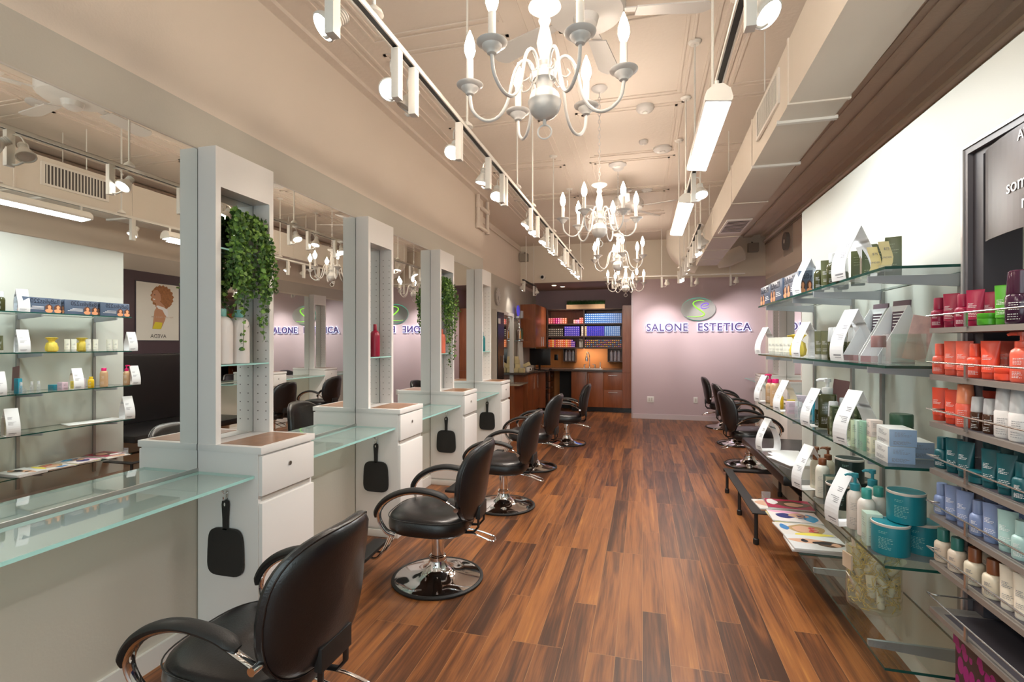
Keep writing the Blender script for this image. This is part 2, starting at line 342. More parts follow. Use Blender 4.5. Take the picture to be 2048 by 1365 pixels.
# ================================================================ WALL MIRROR, STATIONS
b = MB(); b.box(XL, XL+0.006, 0.2, 6.35, 0.862, 2.485); mo = b.build('wall_mirror', M_mirror, smooth=False)
tag(mo, 'long frameless wall mirror running behind the white styling stations', 'mirror')
t = MB(); t.box(XL, XL+0.012, 0.2, 6.75, 0.848, 0.866); t.build('bottom_channel', M_brushed, mo)
t = MB(); t.box(XL, XL+0.008, 0.2, 6.35, 2.485, 2.492); t.build('top_channel', M_brushed, mo)
YS = [2.052, 3.496, 4.93, 6.365]
SW = 0.405
def station(y0, side, label, niche_top=2.295, xw=None):
    """side=+1: stands on the left wall facing +X; -1: on the right wall"""
    xw = XL if side > 0 else XR
    t = thing('styling_station', (xw + side*0.2, y0 + SW/2, 0), label, 'styling station', 'white styling stations')
    ox, oy = xw + side*0.2, y0 + SW/2
    def bx(bb, a0, a1, y0_, y1_, z0, z1, bev=0.0):
        X = sorted((side*(a0-0.2), side*(a1-0.2))); bb.box(X[0], X[1], y0_-oy, y1_-oy, z0, z1, bev)
    D = 0.393; y1 = y0 + SW
    b = MB(); bx(b, 0.008, D-0.022, y0, y1, 0.07, 0.965); b.build('cabinet_body', M_white, t)
    b = MB(); bx(b, 0.008, D-0.03, y0+0.01, y1-0.01, 0, 0.07); bx(b, D-0.03, D-0.018, y0-0.004, y1+0.004, 0, 0.075, 0.004); bx(b, 0.008, D-0.018, y0-0.01, y0, 0, 0.055, 0.003); b.build('plinth', M_wtrim, t)
    b = MB(); bx(b, 0.008, D, y0-0.004, y1+0.004, 0.955, 0.99, 0.003); ct = b.build('countertop', M_white, t)
    b = MB(); bx(b, 0.12, D-0.03, y0+0.03, y1-0.03, 0.985, 0.9915); b.build('laminate_inset', M_lam, ct)['label'] = 'brown mottled laminate inset'
    b = MB(); bx(b, D-0.022, D-0.001, y0+0.004, y1-0.004, 0.75, 0.945, 0.003); dr = b.build('drawer', M_white, t)
    b = MB(); b.disc((side*(D-0.2-0.001), 0, 0.87), 0.011, 'X', 16, side*0.004); lk = b.build('lock', M_brushed, dr); lk['label'] = 'small round chrome lock'
    b = MB(); bx(b, D-0.0195, D-0.0165, y0+0.02, y1-0.02, 0.722, 0.745); b.build('pull_groove', mat('groove', (0.55, 0.50, 0.45), 0.6), t)
    b = MB(); bx(b, D-0.022, D-0.001, y0+0.004, y1-0.004, 0.085, 0.715, 0.003); b.build('door', M_white, t)
    # tall column framing an open niche
    b = MB(); cw = 0.032; dpt = 0.118
    bx(b, 0.008, dpt, y0, y0+cw, 0.99, 2.495); bx(b, 0.008, dpt, y1-cw, y1, 0.99, 2.495); bx(b, 0.008, dpt, y0+cw, y1-cw, niche_top, 2.495)
    b.build('column', M_white, t)
    b = MB()
    for k in range(24):
        z = 1.06 + k*0.05
        for a in (0.04, 0.095):
            X = side*(a-0.2)
            b.disc((X, y1-cw-oy-0.0012, z), 0.0035, 'Y', 8, 0.001)
            b.disc((X, y0+cw-oy+0.0002, z), 0.0035, 'Y', 8, 0.001)
    b.build('peg_holes', mat('hole_dark', (0.1, 0.09, 0.08), 0.8), t)
    return t
SL = ['white styling station with ivy and two white bottles in its niche', 'white styling station holding one dark red bottle in its niche',
      'white styling station with ivy above one coral bottle in its niche', 'white styling station with one teal bottle, last before the clock wall']
for y, lb in zip(YS, SL): station(y, 1, lb)
for y, lb in zip((7.3, 8.85), ('white styling station at the right wall, seen between the glass shelves', 'white styling station at the right wall closest to the purple wall')): station(y, -1, lb)
b = MB(); b.box(XR-0.006, XR, 6.4, 10.1, 0.862, 2.45); mo = b.build('wall_mirror', M_mirror, smooth=False); tag(mo, 'frameless mirror on the right wall behind the farther white stations', 'mirror')

def slab(name, x0, x1, y0, y1, z0, z1, mt, me, parent=None, cut=None):
    """glass slab: faces one material, polished edges another. cut = clipped corner size"""
    b = MB(); pts = [(x0, y0), (x1, y0), (x1, y1), (x0, y1)]
    if cut: pts = cut
    b.poly([(p[0], p[1], z0) for p in pts], (0, 0, z1-z0)); b.b.faces.ensure_lookup_table()
    bmesh.ops.recalc_face_normals(b.b, faces=b.b.faces)
    for f in b.b.faces: f.material_index = 0 if abs(f.normal.z) > 0.7 else 1
    return b.build(name, [mt, me], parent, smooth=False)
GL = ['pale aqua glass counter before the nearest station', 'pale aqua glass counter behind the second salon chair', 'pale aqua glass counter behind the third salon chair', 'pale aqua glass counter behind the fourth salon chair']
for i, (a, c) in enumerate(((0.3, YS[0]), (YS[0]+SW, YS[1]), (YS[1]+SW, YS[2]), (YS[2]+SW, YS[3]))):
    g = slab('glass_counter', XL+0.014, -1.84, a+0.001, c-0.001, 0.836, 0.850, M_glasst, M_gedgel); tag(g, GL[i], 'counter', 'aqua glass counters between stations')
for a, c, lb in ((6.45, 7.3, 'glass counter at the right wall in front of the first far chair'), (7.705, 8.85, 'glass counter at the right wall between the two far stations'), (9.255, 10.2, 'glass counter at the right wall ending by the purple wall')):
    g = slab('glass_counter', 1.86, XR-0.008, a, c-0.001, 0.836, 0.850, M_glasst, M_gedgel, cut=[(XR-0.008, a), (1.93, a), (1.88, a+0.05), (1.86, a+0.15), (1.86, c-0.001), (XR-0.008, c-0.001)]); tag(g, lb, 'counter', 'glass counters at the right wall')

# niche glass shelves
for i, y in enumerate(YS):
    zz = [1.39] + ([1.99] if i in (0, 2) else [])
    for z in zz:
        g = slab('niche_shelf', XL+0.008, -2.075, y+0.033, y+SW-0.033, z-0.008, z, M_glasst, M_gedgel)
        nm = ('nearest', 'second', 'third', 'fourth')[i]
        tag(g, f'small glass shelf in the {nm} station niche, ' + ('holding the ivy' if z > 1.5 else 'holding bottles' if i == 0 else 'holding one bottle'), 'shelf', 'glass shelves in the station niches')

# ---------------------------------------------------------------- hand mirrors on hooks
def hand_mirror(y0, label):
    t = thing('hand_mirror', (-2.0, y0-0.012, 0.73), label, 'hand mirror', 'black hand mirrors on station sides')
    b = MB(); pts = []
    for i in range(32):
        a = 2*pi*i/32; ca, sa = cos(a), sin(a); e = 0.45
        x = 0.105*math.copysign(abs(ca)**e, ca); z = 0.118*math.copysign(abs(sa)**e, sa)
        x *= 1 - 0.05*(z/0.118); pts.append((x, 0.006, -0.265+z))
    b.poly(pts, (0, -0.012, 0)); b.build('paddle', M_rubber, t, smooth=False)
    b = MB()
    hp = [(-0.013, -0.155), (-0.014, -0.10), (-0.019, -0.03), (-0.016, -0.012), (0, -0.004), (0.016, -0.012), (0.019, -0.03), (0.014, -0.10), (0.013, -0.155)]
    b.poly([(x, 0.006, z) for x, z in hp], (0, -0.012, 0)); b.build('handle', M_rubber, t)
    b = MB(); b.poly([(0.004*cos(a), -0.0065, -0.028+0.009*sin(a)) for a in [2*pi*k/12 for k in range(12)]], (0, -0.0008, 0)); b.build('hanging_hole', M_wtrim, t)
    h = thing('wall_hook', (-2.0, y0-0.001, 0.745), 'chrome hook holding the hand mirror on the ' + label.split(' on the ')[-1], 'hook', 'chrome hooks on station sides')
    b = MB(); b.box(-0.006, 0.006, -0.004, 0, -0.02, 0.02, 0.001); b.tube([(0, -0.003, -0.01), (0, -0.012, -0.024), (0, -0.024, -0.02), (0, -0.026, -0.004)], 0.003, 8); b.tube([(0, -0.003, 0.01), (0, -0.02, 0.012), (0, -0.028, 0.024)], 0.003, 8)
    b.lathe([(0.001, 0), (0.006, 0.003), (0.006, 0.008), (0.001, 0.011)], 10, (0, -0.028, 0.020)); b.build('hook', M_chrome, h)
for y, lb in zip(YS, ('nearest square black hand mirror hanging on the ivy and white bottle station', 'square black hand mirror hanging on the red bottle station', 'square black hand mirror hanging on the coral bottle station', 'farthest square black hand mirror hanging on the teal bottle station')):
    hand_mirror(y, lb)

# ================================================================ SALON CHAIR  (local: faces +Y)
def rrect(hx, hy, e, n=36):
    out = []
    for i in range(n):
        a = 2*pi*i/n; c, s = cos(a), sin(a)
        out.append((hx*math.copysign(abs(c)**e, c), hy*math.copysign(abs(s)**e, s)))
    return out
def make_chair(loc, ang, label, group):
    t = thing('salon_chair', loc, label, 'salon chair', group, ang - pi/2)
    b = MB(); b.lathe([(0.283, 0.0), (0.29, 0.006), (0.29, 0.014), (0.278, 0.020), (0.27, 0.018), (0.27, 0.0)], 56, caps=False); rim = b
    b2 = MB(); b2.lathe([(0.272, 0.016), (0.25, 0.022), (0.18, 0.033), (0.115, 0.047), (0.078, 0.068), (0.060, 0.098), (0.055, 0.122), (0.046, 0.126)], 56); bs = b2.build('base', M_chrome, t); bs['label'] = 'round polished chrome floor plate'
    rim.build('rubber_rim', M_rubber, bs)
    b = MB(); b.lathe([(0.044, 0.12), (0.053, 0.124), (0.053, 0.146), (0.046, 0.150), (0.046, 0.155), (0.040, 0.158), (0.040, 0.33)], 28); b.build('column', M_chrome, t)
    b = MB(); b.box(-0.11, 0.11, -0.13, 0.13, 0.318, 0.336, 0.004); b.lathe([(0.05, 0.295), (0.06, 0.30), (0.06, 0.32)], 20); b.build('seat_plate', M_blackmetal, t)
    # pump lever: bent chrome loop behind the column
    b = MB(); L = [(0.02, -0.03, 0.285), (0.07, -0.10, 0.285), (0.07, -0.22, 0.272), (0.075, -0.33, 0.232), (0.10, -0.352, 0.226), (0.15, -0.34, 0.226), (0.165, -0.31, 0.235), (0.15, -0.2, 0.268), (0.11, -0.06, 0.285), (0.03, 0.0, 0.285)]
    b.tube(smoothstep_pts(L, 5), 0.006, 8); b.tube([(-0.06, -0.01, 0.285), (0.05, -0.01, 0.285)], 0.011, 10); b.build('pump_lever', M_chrome, t)
    # seat cushion
    b = MB(); lv = [(0.80, 0.335), (0.94, 0.340), (1.0, 0.358), (1.015, 0.385), (1.0, 0.415), (0.96, 0.436), (0.86, 0.450), (0.6, 0.458), (0.3, 0.456), (0.05, 0.455)]
    rings = []
    for sc, z in lv:
        rg = []
        for x, y in rrect(0.245, 0.25, 0.62, 44):
            w = 1.0 - 0.10*(y/0.25 < -0.2)*min(1, (-(y/0.25)-0.2)); zz = z + (0.010 if sc > 0.5 else 0)*0 + 0.018*(y/0.25)*0.5
            zz -= 0.012*max(0, sc < 0.9 and (1-abs(x)/0.245))*0
            rg.append((x*sc*w, 0.03 + y*sc, zz))
        rings.append(rg)
    b.loft(rings); st = b.build('seat', M_leather, t)
    b = MB(); b.tube([Vector((x*1.012*(1.0 - 0.10*(y/0.25 < -0.2)*min(1, (-(y/0.25)-0.2))), 0.03+y*1.012, 0.432+0.009*y/0.25)) for x, y in rrect(0.245, 0.25, 0.62, 44)+[rrect(0.245, 0.25, 0.62, 44)[0]]], 0.003, 6); b.build('seat_piping', M_leather, st)
    # curved, wrap-around back
    def backpt(u, v, off):
        # u lateral -1..1, v vertical -1..1
        zc = 0.655 + 0.245*v
        hw = 0.262*(1 - 0.06*v)
        x = u*hw
        wrap = 0.085*(u*u)
        lean = -0.235 - 0.075*(v+1)*0.5 - 0.03*max(0, v)**2
        return (x, lean + wrap*(0.8+0.2*v) + off, zc)
    outline = rrect(1, 1, 0.66, 48)
    b = MB(); rings = []
    for sc, off in ((0.02, -0.052), (0.45, -0.051), (0.75, -0.046), (0.90, -0.036), (0.975, -0.018), (1.0, 0.0), (0.98, 0.016), (0.91, 0.030), (0.76, 0.036), (0.45, 0.034), (0.02, 0.032)):
        rings.append([backpt(u*sc*(1.0 - 0.13*max(0, -v*sc)**1.5), v*sc, off) for u, v in outline])
    b.loft(rings); bk = b.build('backrest', M_leather, t)
    b = MB(); b.tube([backpt(u*(1.0 - 0.13*max(0, -v)**1.5)*0.985, v*0.985, -0.017) for u, v in outline+[outline[0]]], 0.0035, 6); b.build('back_piping', M_leather, bk)
    u, v = -0.93, -0.35; p = backpt(u, v, -0.03)
    b = MB(); b.box(-0.002, 0.002, -0.008, 0.008, -0.018, 0.018, 0.001, Matrix.Translation((-0.248, -0.205, 0.57))); tg = b.build('maker_tag', mat('tag_black', (0.01, 0.01, 0.01), 0.6), bk)
    tg['label'] = 'tiny black tag with yellow lettering'
    text('tag_lettering', 'WINBCK', 0.009, mat('tag_gold', (0.75, 0.50, 0.08), 0.5), tg, (-0.2505, -0.205, 0.555), (pi/2, -pi/2, -pi/2), 0.0002, 'LEFT')
    # back bracket
    b = MB()
    for s in (-1, 1): b.tube([(s*0.07, -0.16, 0.33), (s*0.07, -0.255, 0.335), (s*0.07, -0.285, 0.37), (s*0.07, -0.285, 0.47)], 0.012, 8, flat=(1.3, 0.6))
    b.box(-0.085, 0.085, -0.30, -0.270, 0.42, 0.50, 0.004); b.build('back_bracket', M_blackmetal, t)
    # arms: chrome bow with black pad on top
    for s in (-1, 1):
        X = s*0.285
        P = smoothstep_pts([(s*0.262, -0.205, 0.535), (X*0.98, -0.16, 0.575), (X, -0.08, 0.612), (X*1.01, 0.04, 0.625), (X*1.01, 0.15, 0.600), (X*1.0, 0.235, 0.545), (X*0.98, 0.27, 0.470), (s*0.262, 0.235, 0.385), (s*0.235, 0.19, 0.352)], 6)
        b = MB(); b.tube(P, 0.0135, 10, flat=(1.35, 0.62));
        b2 = b
        arm = b2.build('armrest', M_chrome, t)
        Q = [p + Vector((0, 0, 0.010)) for p in P[5:34]]
        # pad follows the upper outside of the bow
        nrm = []
        for i in range(len(P)):
            d = (P[min(i+1, len(P)-1)]-P[max(i-1, 0)]).normalized(); nn = Vector((s, 0, 0)).cross(d); nn = nn if nn.z > 0 or i > 20 else -nn; nrm.append(nn.normalized())
        Q = []
        for i in range(7, 37):
            d = (P[i+1]-P[i-1]).normalized(); nn = Vector((0, -d.z, d.y)); 
            Q.append(P[i] + nn*0.016)
        rr = [0.022*min(1.0, 0.55 + 0.25*min(i, len(Q)-1-i)) for i in range(len(Q))]
        b = MB(); b.tube(Q, rr, 12, flat=(1.35, 0.75)); b.build('arm_pad', M_rubber, arm)['label'] = 'black padded arm top'
        b = MB(); b.lathe([(0.001, -0.02), (0.014, -0.02), (0.014, 0.02), (0.001, 0.02)], 16); mm = Matrix.Translation((s*0.263, -0.205, 0.535)) @ Matrix.Rotation(pi/2, 4, 'Y')
        for vv in b.b.verts: vv.co = mm @ vv.co
        b.build('arm_bolt', M_chrome, arm)
    # foot rest
    b = MB()
    for s in (-1, 1): b.tube(smoothstep_pts([(s*0.05, 0.18, 0.345), (s*0.05, 0.27, 0.325), (s*0.05, 0.345, 0.18), (s*0.05, 0.40, 0.115), (s*0.04, 0.47, 0.125)], 5), 0.008, 8)
    ft = b.build('footrest', M_chrome, t)
    b = MB(); b.box(-0.17, 0.17, 0.415, 0.515, 0.130, 0.155, 0.009); b.build('foot_pad', M_rubber, ft)['label'] = 'black ribbed foot pad'
    return t
CH = [((-1.31, 1.51), 179, 'nearest black salon chair with chrome arm bows, cut by the picture bottom'), ((-1.265, 2.97), 184, 'black salon chair with full chrome base facing the second mirror bay'),
      ((-1.24, 4.447), 180, 'black salon chair facing the bay between red and coral bottles'), ((-1.28, 5.916), 178, 'black salon chair facing the last left mirror bay'), ((-1.10, 7.465), 185, 'black salon chair turned by the cherry cabinets, farthest on the left')]
ch0 = None
for i, (p, a, lb) in enumerate(CH):
    if ch0 is None: ch0 = make_chair((p[0], p[1], 0), R(a), lb, 'black salon chairs along the left wall')
    else:
        c = copy_tree(ch0); c.location = (p[0], p[1], 0); c.rotation_euler = (0, 0, R(a)-pi/2); c['label'] = lb
for (p, a, lb) in (((1.27, 6.67), 4, 'black salon chair just beyond the black bench, facing the right wall'), ((1.37, 8.04), 0, 'middle black salon chair of the three by the right wall'), ((1.38, 9.54), -6, 'black salon chair nearest the purple wall')):
    c = copy_tree(ch0); c.location = (p[0], p[1], 0); c.rotation_euler = (0, 0, R(a)-pi/2); c['label'] = lb; c['group'] = 'black salon chairs along the right wall'

# ================================================================ IVY
M_leaf = mat('ivy_leaf', (0.17, 0.31, 0.055), 0.5, var=0.6, vscale=25)
M_leafd = mat('ivy_leaf_dark', (0.055, 0.13, 0.03), 0.5, var=0.4, vscale=25)
def ivy(y0, label, seed, n=75, L=0.62):
    rnd = random.Random(seed)
    t = thing('hanging_ivy', (-2.125, y0+SW/2, 1.99), label, 'plant', 'trailing ivy plants in niches')
    b = MB(); b.lathe([(0.035, 0.001), (0.045, 0.05), (0.05, 0.07), (0.046, 0.07), (0.04, 0.05)], 20); b.build('pot', mat('pot_white', (0.7, 0.7, 0.68), 0.4), t)
    lf = MB(); st = MB()
    def leaf(p, sz, mi):
        lf.mi = mi
        d = Vector((rnd.uniform(-1, 1), rnd.uniform(-1, 1), rnd.uniform(-0.8, 0.5))).normalized()
        u = d.orthogonal().normalized(); u.rotate(Matrix.Rotation(rnd.uniform(0, 6.28), 3, d)); v = d.cross(u)
        pts = [p + u*(-sz), p + u*(-0.3*sz) + v*(0.8*sz) + d*0.1*sz, p + u*(0.6*sz) + v*(0.6*sz), p + u*sz + d*(-0.15*sz), p + u*(0.6*sz) - v*(0.6*sz), p + u*(-0.3*sz) - v*(0.8*sz) + d*0.1*sz]
        vs = [lf.b.verts.new(q) for q in pts]; f = lf.b.faces.new(vs); f.material_index = mi
    for k in range(n):
        a0 = rnd.uniform(-0.14, 0.15); front = rnd.uniform(0.04, 0.12)
        ln = (rnd.uniform(0.15, L) if k % 6 else L*1.35) * (1 - 0.45*abs(a0)/0.165) * (1.0 if a0 > -0.05 else 0.8)
        p = Vector((rnd.uniform(-0.03, 0.03), a0*0.3, 0.07)); pts = [p.copy()]
        top = rnd.uniform(0.12, 0.22); q1 = Vector((front*0.45, a0*0.75, top)); q2 = Vector((front, a0, top*0.35)); q3 = Vector((front+rnd.uniform(-0.02, 0.03), a0*1.05, -ln*0.4)); q4 = Vector((front+rnd.uniform(-0.03, 0.03), a0+rnd.uniform(-0.03, 0.03), -ln))
        P = smoothstep_pts([p, q1, q2, q3, q4], 7); st.tube(P, 0.0014, 4)
        for i in range(4, len(P)):
            for _ in range(3):
                leaf(P[i] + Vector((rnd.uniform(-0.016, 0.016), rnd.uniform(-0.016, 0.016), rnd.uniform(-0.016, 0.016))), rnd.uniform(0.008, 0.015), 0 if rnd.random() < 0.6 else 1)
    st.build('stems', mat('ivy_stem', (0.08, 0.14, 0.04), 0.6), t)
    lf.build('foliage', [M_leaf, M_leafd], t, smooth=False, recalc=False)
ivy(YS[0], 'bushy green ivy trailing from the nearest station niche', 3, 34, 0.40)
ivy(YS[2], 'green ivy trailing above the coral bottle niche', 5, 28, 0.55)
# ================================================================ GLASS DISPLAY SHELVES
XS, XP = 0.838, 1.18
SHZ = [1.775, 1.42, 1.06, 0.705, 0.34]
NM = ['top', 'second', 'third', 'fourth', 'lowest']
for k, z in enumerate(SHZ):
    for (a, c, w) in ((2.065, 3.075, 'near'), (3.08, 4.085, 'far')):
        cut = [(XS, a), (XP-0.002, a), (XP-0.002, c), (XS, c)]
        g = slab('glass_shelf', XS, XP-0.002, a, c, z-0.010, z, M_glass, M_gedge, cut=cut)
        tag(g, f'{NM[k]} clear glass display shelf with dark green edge, {w} half', 'shelf', 'clear glass display shelves')
for Y, w in ((2.27, 'nearest'), (2.92, 'second'), (3.29, 'third'), (3.95, 'farthest')):
    b = MB(); b.box(XP-0.014, XP+0.001, Y-0.013, Y+0.013, 0.16, 1.76); up = b.build('shelf_upright', mat('upright_grey', (0.34, 0.34, 0.33), 0.4, metal=0.6)); tag(up, f'{w} grey metal upright carrying the glass shelves', 'upright', 'grey shelf uprights')
    for k, z in enumerate(SHZ):
        b = MB(); x0 = 0.862
        b.poly([(x0, Y-0.006, z-0.0105), (XP-0.01, Y-0.006, z-0.0105), (XP-0.01, Y-0.006, z-0.058), (x0, Y-0.006, z-0.036)], (0, 0.012, 0))
        b.build('bracket', M_bracket, up, smooth=False)

# ---------------------------------------------------------------- product kinds (prototype cache, then copies)
PROTO = {}
def col(c): 
    nm = 'c_%d_%d_%d' % tuple(int(v*1000) for v in c)
    return mat(nm, c, 0.32)
def text_lines(bld, w, h, x, y, z, n=4, seed=1, th=0.0004):
    """rows of small printed words"""
    rnd = random.Random(seed)
    for i in range(n):
        zz = z + h*(1 - (i+0.5)/n); xa = x - w/2; xe = xa + w*rnd.uniform(0.5, 1.0)
        while xa < xe:
            ww = w*rnd.uniform(0.08, 0.18); bld.box(xa, min(xe, xa+ww), y-th, y, zz-0.0007, zz+0.0007); xa += ww + w*0.05
def P_arch(w=0.10, h=0.20, d=0.07):
    def f(t):
        prof = []; n = 14
        for i in range(n+1):
            s = i/n; z = h*s; x = (w/2)*(1 - s**1.9)*(1.0 + 0.18*sin(pi*min(1, s*1.2))) if i < n else 0.0
            prof.append((x, z))
        b = MB(); th = 0.0022
        for sg in (-1, 1):
            for (x0, z0), (x1, z1) in zip(prof, prof[1:]):
                b.box(0, 0, 0, 0, 0, 0) if False else None
                v = [(sg*x0, -d/2, z0), (sg*x1, -d/2, z1), (sg*(x1-th if x1 > th else 0), -d/2, z1), (sg*(x0-th), -d/2, z0)]
                b.poly(v, (0, d, 0))
        b.box(-w/2, w/2, -d/2, d/2, 0, 0.002)
        bmesh.ops.remove_doubles(b.b, verts=b.b.verts, dist=0.00001)
        bd = b.build('folded_card', M_card, t)
        b = MB(); rnd = random.Random(4)
        def px_(z): s = z/h; return -(w/2)*(1 - s**1.9)*(1.0+0.18*sin(pi*min(1, s*1.2)))
        for z0, z1, y0, y1 in [(0.62+0.03*i, 0.632+0.03*i, -0.35, -0.35+0.5*rnd.uniform(.5, 1)) for i in range(3)] + [(0.42+0.03*i, 0.43+0.03*i, -0.35, -0.35+0.6*rnd.uniform(.5, 1)) for i in range(4)] + [(0.10, 0.125, -0.35, 0.2), (0.06, 0.07, -0.35, 0.1)]:
            za, zb = z0*h, z1*h
            p = [(px_(za)-0.0006, y0*d, za), (px_(za)-0.0006, y1*d, za), (px_(zb)-0.0006, y1*d, zb), (px_(zb)-0.0006, y0*d, zb)]
            b.poly(p, (0.0004, 0, 0))
        b.build('printing', M_ink, bd)
    return f
def P_tube(c, capc, w=0.045, h=0.12, cap_h=0.022, lab=M_wh):
    def f(t):
        b = MB(); rings = []
        for s in (0, 0.1, 0.4, 0.7, 0.9, 0.97, 0.971, 1.0):
            z = cap_h + (h-cap_h)*s; k = min(1, s/0.97); a = w/2*(0.92 + 0.10*k); bb = w/2*0.78*(1-k) + 0.0016
            rings.append([(a*cos(2*pi*i/24), bb*sin(2*pi*i/24), z) for i in range(24)])
        b.loft(rings); bd = b.build('tube_body', col(c), t)
        b = MB(); b.lathe([(w*0.40, 0), (w*0.43, 0.002), (w*0.43, cap_h)], 24, sy=0.86); b.build('cap', col(capc), t)
        b = MB(); text_lines(b, w*0.5, h*0.14, -w*0.1, -w*0.36, h*0.50, 4, 3); text_lines(b, w*0.6, h*0.12, 0, -w*0.40, h*0.25, 3, 5)
        for v in b.b.verts: v.co.y = -(w/2*0.78*(1-min(1, (v.co.z-cap_h)/(h-cap_h)/0.97)) + 0.0022)*math.sqrt(max(0.05, 1-(v.co.x/(w/2))**2)) - (0.0006 if v.co.y < -w*0.36 - 0.0002 else 0.0)
        b.build('lettering', lab, bd)
    return f
def P_bottle(c, capc, w=0.045, h=0.13, neck=0.66, capw=0.6, lab=M_wh, capm=None, bodym=None, square=False):
    def f(t):
        r = w/2; hb = h*neck; b = MB(); n = 24
        prof = [(r*0.9, 0), (r, 0.004), (r, hb*0.80), (r*0.93, hb*0.90), (r*0.72, hb*0.97), (r*0.45, hb)]
        b.lathe(prof, n); bd = b.build('bottle_body', bodym or col(c), t)
        cr = r*capw; b = MB(); b.lathe([(cr*0.9, hb*0.985), (cr, hb), (cr, h-0.003), (cr*0.9, h)], 20); b.build('cap', capm or col(capc), t)
        b = MB(); text_lines(b, w*0.45, hb*0.16, -w*0.05, 0, hb*0.52, 4, 7); text_lines(b, w*0.55, hb*0.2, 0, 0, hb*0.15, 4, 9)
        for v in b.b.verts: v.co.y = -math.sqrt(max(0, (r+0.0004)**2 - v.co.x**2)) - (0.0003 if v.co.y < 0 else 0)
        b.build('lettering', lab, bd)
    return f
def P_pump(c, pumpc, w=0.06, h=0.2, lab=M_ink, square=False, bodym=None, pm=None):
    def f(t):
        r = w/2; hb = h*0.70; b = MB()
        if square: 
            b.loft([[(x*k, y*k, z) for x, y in rrect(r, r, 0.25, 28)] for k, z in ((0.95, 0), (1, 0.004), (1, hb*0.96), (0.92, hb*0.985), (0.4, hb*0.99), (0.4, hb*1.03))])
        else: b.lathe([(r*0.9, 0), (r, 0.005), (r, hb*0.80), (r*0.90, hb*0.91), (r*0.6, hb*0.98), (r*0.5, hb*1.0)], 28)
        bd = b.build('bottle_body', bodym or col(c), t)
        b = MB(); b.lathe([(r*0.58, hb*0.99), (r*0.60, hb*1.0), (r*0.60, hb*1.16), (r*0.3, hb*1.18), (r*0.2, hb*1.19), (r*0.2, h*0.93), (r*0.42, h*0.93), (r*0.42, h)], 20)
        b.tube([(0, 0, h*0.975), (-r*0.9, 0, h*0.97), (-r*1.2, 0, h*0.945)], [r*0.26, r*0.2, r*0.14], 8); b.build('pump_head', pm or col(pumpc), t)
        b = MB(); text_lines(b, w*0.5, hb*0.2, 0, 0, hb*0.5, 5, 2); text_lines(b, w*0.6, hb*0.2, 0, 0, hb*0.12, 5, 8)
        for v in b.b.verts: v.co.y = -((r+0.0006) if square else math.sqrt(max(0, (r+0.0004)**2 - v.co.x**2))) - (0.0003 if v.co.y < 0 else 0)
        b.build('lettering', lab, bd)
    return f
def P_jar(c, capc, w=0.06, h=0.05, bodym=None):
    def f(t):
        r = w/2; b = MB(); b.lathe([(r*0.9, 0), (r, 0.003), (r, h*0.55), (r*0.92, h*0.6)], 26); bd = b.build('jar_body', bodym or col(c), t)
        b = MB(); b.lathe([(r*0.99, h*0.58), (r*1.01, h*0.6), (r*1.01, h*0.97), (r*0.95, h)], 26); b.build('lid', col(capc), t)
    return f
def P_carton(c, w, d, h, lab=M_ink, side=None):
    def f(t):
        b = MB(); b.box(-w/2, w/2, -d/2, d/2, 0, h, 0.0012); 
        b.b.faces.ensure_lookup_table()
        if side:
            bmesh.ops.recalc_face_normals(b.b, faces=b.b.faces)
            for fc in b.b.faces: fc.material_index = 1 if fc.normal.y < -0.7 else 0
        bd = b.build('carton', [col(c), col(side)] if side else col(c), t)
        b = MB(); text_lines(b, w*0.6, h*0.3, 0, -d/2-0.0002, h*0.55, 4, 3); text_lines(b, w*0.7, h*0.22, 0, -d/2-0.0002, h*0.1, 4, 5)
        mm = Matrix.Rotation(-pi/2, 4, 'Z'); b2 = MB(); text_lines(b2, d*0.6, h*0.3, 0, -w/2-0.0002, h*0.55, 4, 3); text_lines(b2, d*0.7, h*0.22, 0, -w/2-0.0002, h*0.1, 4, 5)
        for v in b2.b.verts: v.co = mm @ v.co
        b.build('lettering', lab, bd, smooth=False); b2.build('side_lettering', lab, bd, smooth=False)
    return f
def P_canister(c, w=0.15, h=0.145, lid=(0.1, 0.3, 0.25)):
    def f(t):
        r = w/2; b = MB(); b.lathe([(r*0.985, 0), (r, 0.003), (r, h-0.004), (r*0.99, h)], 40); bd = b.build('canister_body', col(c), t)
        b = MB(); b.lathe([(r*1.005, h-0.007), (r*1.02, h-0.005), (r*1.02, h+0.002), (r*0.98, h+0.003), (r*0.96, h-0.004)], 40, caps=False); b.build('rim', mat('paper_rim', (0.72, 0.66, 0.60), 0.5), t)
        b = MB(); b.lathe([(0.001, h-0.006), (r*0.97, h-0.006), (r*0.97, h+0.0005)], 40, caps=False); b.build('lid', col(lid), t)
        b = MB(); text_lines(b, w*0.35, h*0.1, -w*0.1, 0, h*0.70, 2, 3); text_lines(b, w*0.4, h*0.4, -w*0.08, 0, h*0.2, 8, 6)
        for v in b.b.verts: v.co.y = -math.sqrt(max(0, (r+0.0006)**2 - v.co.x**2)) - (0.0003 if v.co.y < 0 else 0)
        b.build('lettering', mat('print_pale', (0.35, 0.6, 0.55), 0.6), bd)
    return f
